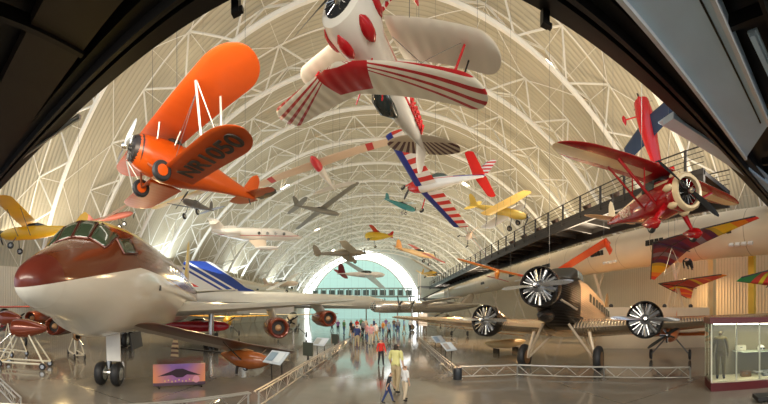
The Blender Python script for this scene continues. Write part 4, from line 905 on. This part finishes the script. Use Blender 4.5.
def person(label,x,y,z,h,rz,shirt,trous,hair=HAIRD,stride=.18,armf=.1,cat='person',name='person',group=None,lean=0.,long_hair=False,M4=None,skin=SKIN,sub=1,bare_arm=True):
    a=empty(name,label,cat,loc=(x,y,z),rz=rz,group=group)
    if M4 is not None: a.matrix_world=M4
    k=h/1.72; s_=stride
    # faces -y; joints for a mid-stride or standing pose
    V=[(0,0,.95),(0,0,1.12),(0,-lean*.3,1.30),(0,-lean*.6,1.46),(0,-lean*.7-.01,1.54),(0,-lean*.8-.02,1.60),(0,-lean*.8-.03,1.68)]
    E=[(0,1),(1,2),(2,3),(3,4),(4,5),(5,6)]; Rr=[(.15,.11),(.14,.10),(.16,.105),(.12,.08),(.052,.055),(.082,.098),(.07,.085)]
    for sd in (1,-1):
        f=sd*s_; b=len(V)
        V+=[(sd*.10,0,.88),(sd*.105,-f*.5-.01,.50),(sd*.11,-f+ (.05 if f<0 else 0),.09),(sd*.12,-f-.13,.04)]
        E+=[(0,b),(b,b+1),(b+1,b+2),(b+2,b+3)]; Rr+=[.10,.062,.042,.04]
        g=-f*.8-armf; b=len(V)
        V+=[(sd*.19,-lean*.6,1.42),(sd*.25,g*.15-lean*.5+.02,1.15),(sd*.26,g*.8-.03,.92),(sd*.255,g*1.0-.06,.84)]
        E+=[(3,b),(b,b+1),(b+1,b+2),(b+2,b+3)]; Rr+=[.062,.042,.03,.032]
        hx,hy,hz_=V[-1]
        for q in range(4):
            b2=len(V); V+=[(hx-.0,hy-.03+.018*q,hz_-.055),(hx-sd*.008,hy-.032+.018*q,hz_-.095+abs(q-1.3)*.006)]; E+=[(b+3,b2),(b2,b2+1)]; Rr+=[.009,.0075]
        b2=len(V); V+=[(hx-sd*.012,hy-.045,hz_-.02),(hx-sd*.016,hy-.058,hz_-.05)]; E+=[(b+3,b2),(b2,b2+1)]; Rr+=[.011,.008]
    V=[tuple(c*k for c in v) for v in V]; Rr=[tuple(c*k for c in q) if isinstance(q,tuple) else q*k for q in Rr]
    me=skinned(V,E,Rr,0,sub); me.materials.clear(); me.materials.append(skin)
    o=bpy.data.objects.new('body',me); COL.objects.link(o); o.parent=a
    # face details on the body surface
    mb=MB(); fy=-(lean*.8+.03)-.095
    mb.lathe((0,(fy+.0)*k,1.625*k),(0,-1,-.3),[(-.01*k,.018*k),(.02*k,.010*k)],8); mb.build('nose',skin,o)
    for sd in (1,-1):
        MB().lathe((sd*.032*k,(fy+.012)*k,1.65*k),(0,-1,0),[(0,.011*k),(.006*k,.007*k)],8).build('eye',M('eye_dark',(.02,.015,.012),.2,var=0),o)
        MB().lathe((sd*.085*k,(fy+.095)*k,1.64*k),(sd,0,0),[(-.01*k,.026*k),(.012*k,.02*k)],8).build('ear',skin,o)
    MB().box((0,(fy+.012)*k,1.585*k),(.045*k,.012*k,.010*k)).build('mouth',M('lip_tone',(.40,.14,.11),.5,var=0),o)
    def garment(nm,test,off,mat):
        vs=[];idx={};fs=[]
        for p in me.polygons:
            c=p.center/k
            if test(c):
                f=[]
                for vi in p.vertices:
                    if vi not in idx: idx[vi]=len(vs); v=me.vertices[vi]; vs.append(v.co+v.normal*off*k)
                    f.append(idx[vi])
                fs.append(tuple(f))
        if fs:
            for m_ in (MB().add(vs,fs).islands() if nm=='shoe' else [MB().add(vs,fs)]):
                m=m_.build(nm,mat,a); s=m.modifiers.new('cloth','SOLIDIFY'); s.thickness=off*k*1.3; s.offset=-1
    garment('shirt',lambda c:c.z>.93 and c.z<1.49 and (abs(c.x)<.2 or c.z>(1.16 if bare_arm else .9)),.012,shirt)
    garment('trousers',lambda c:c.z<=1.0 and c.z>.12 and abs(c.x)<.215,.012,trous)
    garment('shoe',lambda c:c.z<=.13,.008,SHOE)
    garment('hair',lambda c:c.z>1.665 or (c.z>(1.46 if long_hair else 1.6) and c.y>-(lean*.8)+.0),.014,hair)
    return a
def cm(n,c): return M('cloth_'+n,c,.75,var=.05)
CL={'red':(.70,.03,.02),'pale yellow':(.75,.72,.30),'white':(.82,.82,.80),'black':(.02,.02,.025),'navy':(.03,.05,.16),'pink':(.80,.42,.42),'khaki':(.48,.38,.22),'grey':(.30,.30,.31),'light blue':(.35,.52,.72),'orange':(.8,.33,.08),'green':(.12,.30,.12),'purple':(.25,.10,.30),'beige':(.68,.56,.40),'denim':(.08,.13,.25),'brown':(.20,.10,.05)}
def gp_(px,py): g=ground(px,py); return g.x,g.y
x,y=gp_(381,365.5); person('child in a bright red top and dark trousers walking alone on the floor',x,y,0,1.24,.3,cm('red',CL['red']),cm('black',CL['black']),bare_arm=False)
x,y=gp_(396,393); person('dark haired adult in a pale yellow top and khaki trousers standing nearest the viewer',x,y,0,1.56,2.6,cm('pale yellow',CL['pale yellow']),cm('khaki',CL['khaki']),long_hair=True,stride=.1)
x,y=gp_(405,401); person('child in a white shirt and beige shorts beside the adult in yellow',x,y,0,1.02,2.2,cm('white',CL['white']),cm('beige',CL['beige']),hair=HAIRB,stride=.12)
x,y=gp_(388,403); person('small child in all black clothes mid stride at the bottom of the floor',x,y,0,.86,1.5,cm('black',CL['black']),cm('navy',CL['navy']),stride=.28,lean=.2)
combos=[('black','grey'),('navy','khaki'),('white','navy'),('pink','beige'),('pink','denim'),('white','khaki'),('grey','black'),('orange','denim'),('light blue','black'),('black','khaki'),('green','denim'),('purple','black'),('red','khaki'),('beige','navy'),('navy','white'),('grey','denim'),('light blue','khaki'),('white','black'),('brown','denim'),('orange','black'),('black','denim'),('purple','khaki'),('green','black'),('beige','brown')]
spots=[(353,344),(357,348),(358,341),(371,346),(367,343),(376,342),(363,337),(383,336),(389,338.5),(351,337),(344,335),(338,333),(357,334),(366,333),(374,333),(398,334),(404,333.5),(410,332),(394,331),(332,331),(417,331),(386,330.5),(361,330.5),(425,332)]
for i,((sx,sy),(c1,c2)) in enumerate(zip(spots,combos)):
    x,y=gp_(sx,sy); person('visitor in %s top and %s trousers in the distant crowd'%(c1,c2),x,y,0,1.62+rnd.random()*.16,rnd.uniform(0,6.28),cm(c1,CL[c1]),cm(c2,CL[c2]),hair=HAIRB if i%3==0 else HAIRD,stride=rnd.uniform(.02,.2),group='visitors in the distant crowd',long_hair=i%4==0)
# pilot figure under the rainbow hang glider
pt=at(690,268,15.2); pd=Matrix(((0.15,-.62,-.77),(.99,.09,.12),(0,-.78,.62))).to_4x4()
Zp=Vector((-.75,-.35,.15)).normalized(); Yp=Vector((-.1,.1,1)); Xp=Yp.cross(Zp).normalized(); Yp=Zp.cross(Xp)
person('dark clad pilot mannequin lying prone in the harness of the rainbow hang glider',0,0,0,1.35,0,cm('black',CL['black']),cm('black',CL['black']),cat='mannequin',name='pilot_mannequin',M4=Matrix.Translation(pt)@Matrix((Xp,Yp*1.,Zp)).transposed().to_4x4(),stride=.05,armf=.35,bare_arm=False)
# ================================================================== barriers
galv=M('galvanised_barrier',(.50,.49,.45),.35,.7)
def barrier(label,pts,h0=.10,h1=.46,post_every=3.4,heavy=False,tilt=0):
    p0=Vector((*pts[0],0)); a=empty('barrier',label,'barrier',loc=p0)
    P=[Vector((*p,0))-p0 for p in pts]
    for q in range(len(P)-1):
        A,B=P[q],P[q+1]; L=(B-A).length; d=(B-A).normalized(); n=max(2,int(L/.42)); s=Vector((-d.y,d.x,0))
        for hh,off in ((h0,0),(h1,.0),(h1,.13)):
            MB().tube([A+s*off+Vector((0,0,hh)),B+s*off+Vector((0,0,hh))],.022,6).build('rail',galv,a)
        mb=MB(); zz=[]
        for i in range(n+1): zz.append(A+d*(L*i/n)+Vector((0,0,h0 if i%2 else h1)))
        mb.tube(zz,.012,5)
        mb.tube([zz[i]+ (s*.13 if i%2==0 else s*0) for i in range(n+1)],.010,5); mb.build('lattice',galv,a)
        m=max(1,round(L/post_every))
        for i in range(m+1):
            c=A+d*(L*i/m); MB().tube([c+Vector((0,0,.01)),c+Vector((0,0,h1))],.03,8).build('post',galv,a)
            MB().lathe(c,(0,0,1),[(0,.11),(.015,.11),(.03,.04)],12).build('post_foot',galv,a)
    return a
barrier('long lattice barrier receding along the left side of the aisle',[(-3.05,7.4),(-2.95,12),(-2.75,17),(-2.45,25)])
barrier('lattice barrier in front of the brown airliner and the printed picture panel',[(-3.3,7.3),(-6.05,3.2),(-6.6,2.3)])
barrier('short lattice barrier at the bottom left corner of the photograph',[(-6.85,3.0),(-9.3,3.3)])
barrier('lattice barrier receding along the right side of the aisle by the trimotor wing tip',[(2.85,11.6),(3.05,18),(3.3,26)])
barrier('low lattice barrier curving in front of the trimotor up to the glass display case',[(3.0,11.35),(5.2,10.95),(7.7,8.75),(9.75,6.25)])
barrier('short lattice barrier across the aisle near the white notice stand',[(3.4,26.3),(6.2,24.5)])
cx_,cy_=2.9,11.35
mb=MB().lathe((cx_,cy_,.0),(0,0,1),[(0,.16),(.02,.17),(.42,.17),(.45,.15)],18); tag(mb.build('bollard_bin',M('black_bin',(.02,.025,.03),.35)),'short black cylindrical bollard where two barriers meet right of the aisle','bollard')
# reading rails
def panel(label,px,py,h,w,rz,col,tilt=.7):
    g=ground(px,py); a=empty('information_panel',label,'information panel',loc=g,rz=rz)
    MB().tube([(-w*.3,0,.0),(-w*.3,-.05,h)],.025,6).build('stand_leg',dark,a); MB().tube([(w*.3,0,.0),(w*.3,-.05,h)],.025,6).build('stand_leg',dark,a)
    Rm_=Matrix.Rotation(tilt,3,'X'); b=MB().box((0,-.05,h+.02),(w,.62,.03),Rm_).build('panel_board',M('board_'+label[:12],(.55,.62,.66),.3),a,smooth=False)
    MB().box((-w*.22,-.05-.02,h+.045),(w*.38,.42,.012),Rm_).build('printed_picture',M('print_'+col[0],col[1],.4),b,smooth=False)
    MB().box((w*.22,-.05-.02,h+.045),(w*.34,.46,.012),Rm_).build('printed_column',M('pale_print',(.68,.74,.76),.4),b,smooth=False)
panel('large tilted pale information board beside the near end of the left aisle barrier',277,381,.85,.95,-.5,('a',(.25,.35,.42)))
panel('smaller tilted information board midway along the left aisle barrier',321,357,.85,.9,-.5,('b',(.40,.42,.38)))
panel('tilted information board by the right aisle barrier near its far end',438,352,.8,.9,.6,('c',(.3,.4,.5)))
panel('tilted information board behind the right aisle barrier, second from the far end',448,360,.7,.8,.6,('d',(.35,.33,.3)))
g=ground(423,341); a=empty('notice_stand','tall white notice board on a post at the end of the right aisle barrier','sign',loc=g)
MB().tube([(0,0,0),(0,0,1.6)],.04,8).build('post',galv,a); MB().box((0,-.06,1.9),(.75,.05,1.1)).build('board',whitep,a,smooth=False); MB().lathe((0,0,0),(0,0,1),[(0,.25),(.03,.25)],16).build('foot',dark,a)
for (px,py,w,h,lab) in ((308,361,.65,.62,'dark upright panel behind the left aisle barrier, nearer one'),(335,347,.55,.6,'dark upright panel behind the left aisle barrier, farther one')):
    g=ground(px,py); a=empty('dark_panel_stand',lab,'panel',loc=g,rz=-.5); MB().box((0,0,h),(w,.08,.7)).build('board',M('dark_green_board',(.07,.08,.06),.4),a,smooth=False); MB().box((0,0,.13),(.08,.06,.27)).build('foot',dark,a,smooth=False)
# printed picture panel on the floor at left: sunset sky, dark aeroplane seen head on
g0=ground(153,388); g1=ground(205,385.5); d=(g1-g0); W_=d.length; a=empty('printed_panel','low printed picture panel showing a dark aeroplane on a purple sunset standing on the floor','panel',loc=(g0+g1)/2,rz=math.atan2(d.y,d.x))
def sunset(t,x,y,z):
    n=noise(t,2.2,3); c=colmix(t,n,(.09,.06,.30),(.55,.22,.45)); c=colmix(t,(z*1.5-.75+(n-.5)*.4).max(0.).min(1.),c,(.12,.12,.45))
    c=colmix(t,((x.abs()*1.1-.25)+(z*-1.+.5)*.3).max(0.).min(.8),c,(.9,.34,.06)); return colmix(t,(z<.16),c,(.10,.06,.09))
MB().box((0,0,.42),(W_,.05,.72)).build('picture_board',M('sunset_print',(.5,.3,.5),.35,pattern=sunset,var=0),a,smooth=False)
dk=M('print_dark_shape',(.035,.015,.03),.5); pk=M('print_pink_light',(.75,.35,.45),.5); 
mb=MB(); mb.add([(-W_*.42,-.03,.38),(-.28,-.03,.55),(-.12,-.03,.62),(.12,-.03,.62),(.28,-.03,.55),(W_*.42,-.03,.38),(.25,-.03,.42),(.1,-.03,.33),(-.1,-.03,.33),(-.25,-.03,.42)],[tuple(range(10))]); mb.build('printed_aeroplane',dk,a,smooth=False)
mb=MB(); 
for k in range(9): mb.box((-.5+k*.12,-.032,.22+.03*math.sin(k*2.)),(.04,.004,.05))
mb.build('printed_light',M('print_gold',(.8,.6,.2),.5),a,smooth=False)
mb=MB().lathe((W_*.32,-.028,.25),(0,-1,0),[(0,.12),(.004,.12)],16); mb.build('printed_disc',pk,a)
for s in (-1,1): MB().box((s*W_*.4,0,.03),(.06,.4,.06)).build('foot',dark,a,smooth=False)
# ================================================================== display case
A_=Vector((8.62,4.75,0)); dd=Vector((1.19,-1.42,0)).normalized(); nn=Vector((.77,.64,0)); L_=4.2; D_=1.15
ang=math.atan2(dd.y,dd.x)
a=empty('display_case','large glass display case with dark red top and base at the right edge','display case',loc=A_,rz=ang)
mar=M('maroon_laminate',(.09,.005,.007),.4,coat=.1); gl=M('case_glass',(.9,.95,.93),.02,trans=1.,var=0,spec=.5)
MB().box((L_/2,D_/2,.13),(L_,D_,.26)).build('plinth',mar,a,smooth=False)
MB().box((L_/2,D_/2,.28),(L_-.1,D_-.1,.05)).build('case_floor',M('cream_case_floor',(.80,.74,.55),.6),a,smooth=False)
MB().box((L_/2,D_/2,2.26),(L_+.06,D_+.06,.20)).build('canopy_top',mar,a,smooth=False)
frm=M('white_case_frame',(.72,.72,.60),.4)
for x in (.03,.85,1.65,2.5,3.35,L_-.03):
    MB().box((x,.03,1.22),(.045,.045,1.88)).build('front_post',frm,a,smooth=False)
for x in (.03,L_-.03): MB().box((x,D_-.03,1.22),(.045,.045,1.88)).build('rear_post',frm,a,smooth=False)
MB().box((.03,.5,1.22),(.03,.03,1.88)).build('side_post',frm,a,smooth=False)
MB().box((L_/2,.012,1.22),(L_-.08,.010,1.86)).build('front_glass',gl,a,smooth=False)
MB().box((.012,D_/2,1.22),(.010,D_-.08,1.86)).build('side_glass',gl,a,smooth=False)
MB().box((L_/2,D_-.02,1.22),(L_-.08,.02,1.86)).build('back_panel',M('olive_backing',(.22,.19,.11),.6),a,smooth=False)
for z,y0 in ((1.15,.75),):
    MB().box((2.6,.75,z),(2.8,.6,.02)).build('shelf',M('shelf_glass_green',(.6,.68,.55),.15),a,smooth=False)
mb=MB().box((L_/2,.25,2.14),(L_-.3,.08,.04)); mb.build('lamp_tube',M('warm_tube_lamp',(1,.95,.8),.4,emit=(1,.9,.62),estr=9,var=0),a,smooth=False)
for fx in (.25,.75):
    l=bpy.data.lights.new('case_lamp','AREA'); l.shape='RECTANGLE'; l.size=L_*.45; l.size_y=.12; l.energy=10; l.color=(1,.92,.62)
    o=bpy.data.objects.new('case_lamp',l); COL.objects.link(o); o.location=A_+dd*(L_*fx)+nn*.35+Vector((0,0,2.11)); o.rotation_euler=(0,0,ang)
mw_=Matrix.Translation(A_)@Matrix.Rotation(ang,4,'Z')
def inc(p): return mw_@Vector(p)
q=inc((.42,.45,.31)); person('olive flight suit mannequin standing at the left end of the display case',q.x,q.y,q.z,1.62,ang-.2,cm('olive',(.12,.09,.02)),cm('olive',(.12,.09,.02)),cat='mannequin',name='flight_suit_mannequin',skin=M('olive_glove',(.11,.085,.03),.7),stride=.02,armf=0,bare_arm=False)
def case_obj(name,label,cat,p,build,rz=0):
    w=inc(p); o=empty(name,label,cat,loc=w,rz=ang+rz); build(o)
def helmet(col):
    def f(o):
        h=MB().lathe((0,0,0),(0,0,1),[(0,.11),(.05,.135),(.12,.13),(.18,.09),(.21,.02)],16).build('shell',M('helmet_'+str(col[0]),col,.25,coat=.5),o); MB().box((0,-.10,.08),(.18,.06,.07)).build('visor',glassd,h,smooth=False)
    return f
def case_(col):
    def f(o):
        b=MB().box((0,0,.09),(.34,.24,.18)).build('box_body',M('kit_'+str(col[0]),col,.5),o,smooth=False); MB().box((0,-.125,.12),(.08,.02,.03)).build('latch',steel,b,smooth=False)
    return f
def model(col):
    def f(o):
        MB().tube([(0,0,0),(0,0,.14)],.01,6).build('stand',dark,o)
        b=MB().loft([(.2,.01,.01,.17),(.12,.035,.04,.17),(-.05,.03,.035,.17),(-.2,.008,.015,.19)],12).build('model_fuselage',M('model_'+str(col[0]),col,.3),o)
        for s in (1,-1): MB().foil([((.06,s*.02,.17),.1,.12),((.02,s*.24,.18),.06,.1)]).build('model_wing',MATS['model_'+str(col[0])],b)
    return f
case_obj('flight_helmet','white flight helmet on the display case shelf','helmet',(1.95,.7,1.17),helmet((.75,.73,.65)))
case_obj('flight_helmet','dark green flight helmet on the display case shelf beside a white one','helmet',(2.4,.75,1.17),helmet((.10,.12,.07)))
case_obj('kit_box','brown leather kit box on the display case floor','box',(1.35,.6,.31),case_((.22,.12,.05)))
case_obj('kit_box','grey metal kit box on the display case floor toward the right','box',(2.1,.5,.31),case_((.30,.31,.30)))
case_obj('kit_box','black kit box on the display case shelf at right','box',(3.35,.75,1.17),case_((.04,.04,.04)))
case_obj('model_aircraft','small silver model aircraft on the display case floor','model',(1.75,.35,.31),model((.6,.6,.58)),.6)
case_obj('model_aircraft','small red model aircraft on the display case floor','model',(2.65,.45,.31),model((.5,.05,.04)),-.4)
case_obj('model_aircraft','small olive model aircraft on the display case shelf','model',(2.75,.65,1.17),model((.2,.2,.1)),.3)
case_obj('kit_box','pale cardboard box hung in the upper middle of the display case','box',(1.25,.9,1.17),case_((.60,.56,.45)))
MB_=MB().box((1.25,.9,1.155),(.5,.35,.02)).build('shelf',MATS['shelf_glass_green'],a,smooth=False)
# black bench end in the lower right corner
g=ground(762,401); a=empty('bench','corner of a low black bench at the bottom right','bench',loc=g,rz=ang)
MB().box((.35,-.0,.12),(1.1,.5,.10)).build('seat',black,a,smooth=False)
for s in (-.1,.8): MB().box((s,0,.035),(.06,.45,.07)).build('leg',dark,a,smooth=False)
# ================================================================== things on the floor
def enginepod(px,py,rho,label,rz,s=1.,col=None):
    p=at(px,py,rho); a=empty('engine_on_stand',label,'engine',loc=(p.x,p.y,0),rz=rz); z=p.z
    n=MB().lathe((0,0,z),(-1,0,0),[(.12*s,.28*s),(.0,.40*s),(.05*s,.46*s),(.4*s,.52*s),(.9*s,.50*s),(1.7*s,.26*s),(2.0*s,.10*s)],26,cap=False).build('nacelle',col or brn,a)
    MB().lathe((-.25,0,z),(-1,0,0),[(0,.40*s),(.04,.40*s)],20).build('intake',MATS['dark_fan'],n)
    MB().tube([(-.2,0,z),(.6,.15,z-.9*s)],.05,8).build('intake_brace',steel,n)
    fr=M('white_stand',(.75,.70,.55),.4)
    for sd in (1,-1):
        MB().tube([(.5,sd*.55*s,.25),(-1.7,sd*.55*s,.25)],.045,6).build('stand_rail',fr,a)
        for x0,x1 in ((.5,-.2),(-1.7,-.9)): MB().tube([(x0,sd*.55*s,.25),(x1,sd*.3*s,z-.35*s)],.04,6).build('stand_strut',fr,a)
        for x0 in (.45,-1.65): wheel(a,(x0,sd*.62*s,.16),.16,.08,name='caster')
    MB().tube([(.5,-.55*s,.25),(.5,.55*s,.25)],.04,6).build('stand_rail',fr,a)
    return a
enginepod(13,328,14.6,'brown jet engine pod on a white wheeled stand behind the airliner nose wheel',PI+.75,.85)
enginepod(2,318,19,'dark brown engine pod on a stand at the far left edge behind the first one',PI+.3,.9)
enginepod(78,337,17,'small bronze engine on a stand under the airliner belly',-.4,.45,M('bronze_engine',(.30,.15,.05),.4,.4))
def onfloor(px,rho,hd,z0,s=1.):
    p=at(px,300,rho); return Matrix.Translation((p.x,p.y,z0*s))@Matrix.Rotation(hd,4,'Z')@Matrix.Scale(s,4)
plane('light_aircraft','small red aircraft parked under the airliner wing beyond the pod glider',onfloor(203,25,.4,1.45),L=6,nose=.35,span=8,high=.35,fr=.4,fm=M('cherry_paint',(.68,.03,.05),.25,coat=.5),cab=False)
plane('light_aircraft','small yellow aircraft with a red belly line parked beyond the red one',onfloor(228,33,-1.1,1.6),L=6.5,nose=.35,span=9,high=.5,fr=.5,fm=yel,fmat=rd,cab=False)
plane('light_aircraft','cream aircraft parked between the two brown engine nacelles of the airliner',onfloor(293,31,-1.4,1.7),L=7.5,nose=.35,span=9,high=.6,fr=.6,fm=M('cream_aircraft',(.82,.74,.52),.3,coat=.4),eng='radial',cab=False)
plane('light_aircraft','dark red high wing aircraft on the floor at the left edge behind the airliner nose',onfloor(4,25,-.2,1.45,1.25),L=6,nose=.4,span=9,high=.9,fr=.55,fm=M('crimson_paint',(.30,.02,.03),.25,coat=.5),cab=False)
plane('light_aircraft','orange low wing aircraft parked behind the trimotor right engine near the display case',onfloor(672,17.5,-2.6,1.45,1.0),L=6.5,nose=.38,span=11,z=-.15,chord=1.7,fr=.45,fm=M('orange_red_paint',(.78,.20,.05),.28,coat=.5),eng='radial',cab=False)
plane('light_aircraft','white aircraft parked far off between the aisle barrier and the trimotor wing',onfloor(462,34,-2.2,1.4),L=6,nose=.35,span=9,high=.5,fr=.4,fm=offw,cab=False)
plane('light_aircraft','buff aircraft parked far off just right of the aisle',onfloor(447,60,-2.,1.5),L=7,nose=.35,span=9,high=.7,fr=.5,fm=M('buff_paint',(.66,.50,.30),.35),eng='radial',cab=False)
# cream pod behind the trimotor gear
p=ground(506,352); a=empty('seaplane_float','small cream float on a cradle behind the left wheel of the trimotor','float',loc=(p.x,p.y,0),rz=.3)
MB().loft([(1.7,.05,.05,.62),(1.3,.22,.2,.58),(.2,.3,.3,.52),(-1.2,.22,.2,.58),(-1.7,.06,.06,.68)],18).build('hull',M('cream_float_paint',(.80,.62,.32),.3,coat=.5),a)
for x in (-.8,.8): MB().box((x,0,.14),(.12,.5,.28)).build('cradle',dark,a,smooth=False)
# beige partition with spotlights under the duct
p=at(700,312,20.5); a=empty('beige_partition','beige partition block with small spotlights on top, behind the trimotor right wing','partition',loc=(17.2,14.2,0),rz=-.78)
MB().box((0,0,1.45),(8.2,.8,2.9)).build('wall_block',M('beige_partition_paint',(.66,.54,.36),.5),a,smooth=False)
for k in range(4):
    s=MB().lathe((-3+k*1.9,-.1,3.02),(0,-.7,-.1),[(0,.12),(.22,.16),(.24,.13)],12).build('spotlight',dark,a); MB().box((-3+k*1.9,0,2.93),(.1,.1,.1)).build('spotlight_foot',dark,s,smooth=False)
yc=M('yellow_column_paint',(.80,.52,.05),.4)
for (px,lab) in ((752,'yellow steel column by the right wall near the green hang glider'),(712,'yellow and grey steel column by the right wall left of the display case')):
    t_=(px-X0)/F; X=21.5; 
    mb=MB().box((X,X/math.tan(t_),3.9),(.45,.45,7.8)); tag(mb.build('steel_column',yc if px==752 else M('khaki_column',(.55,.45,.25),.4),smooth=False),lab,'column')
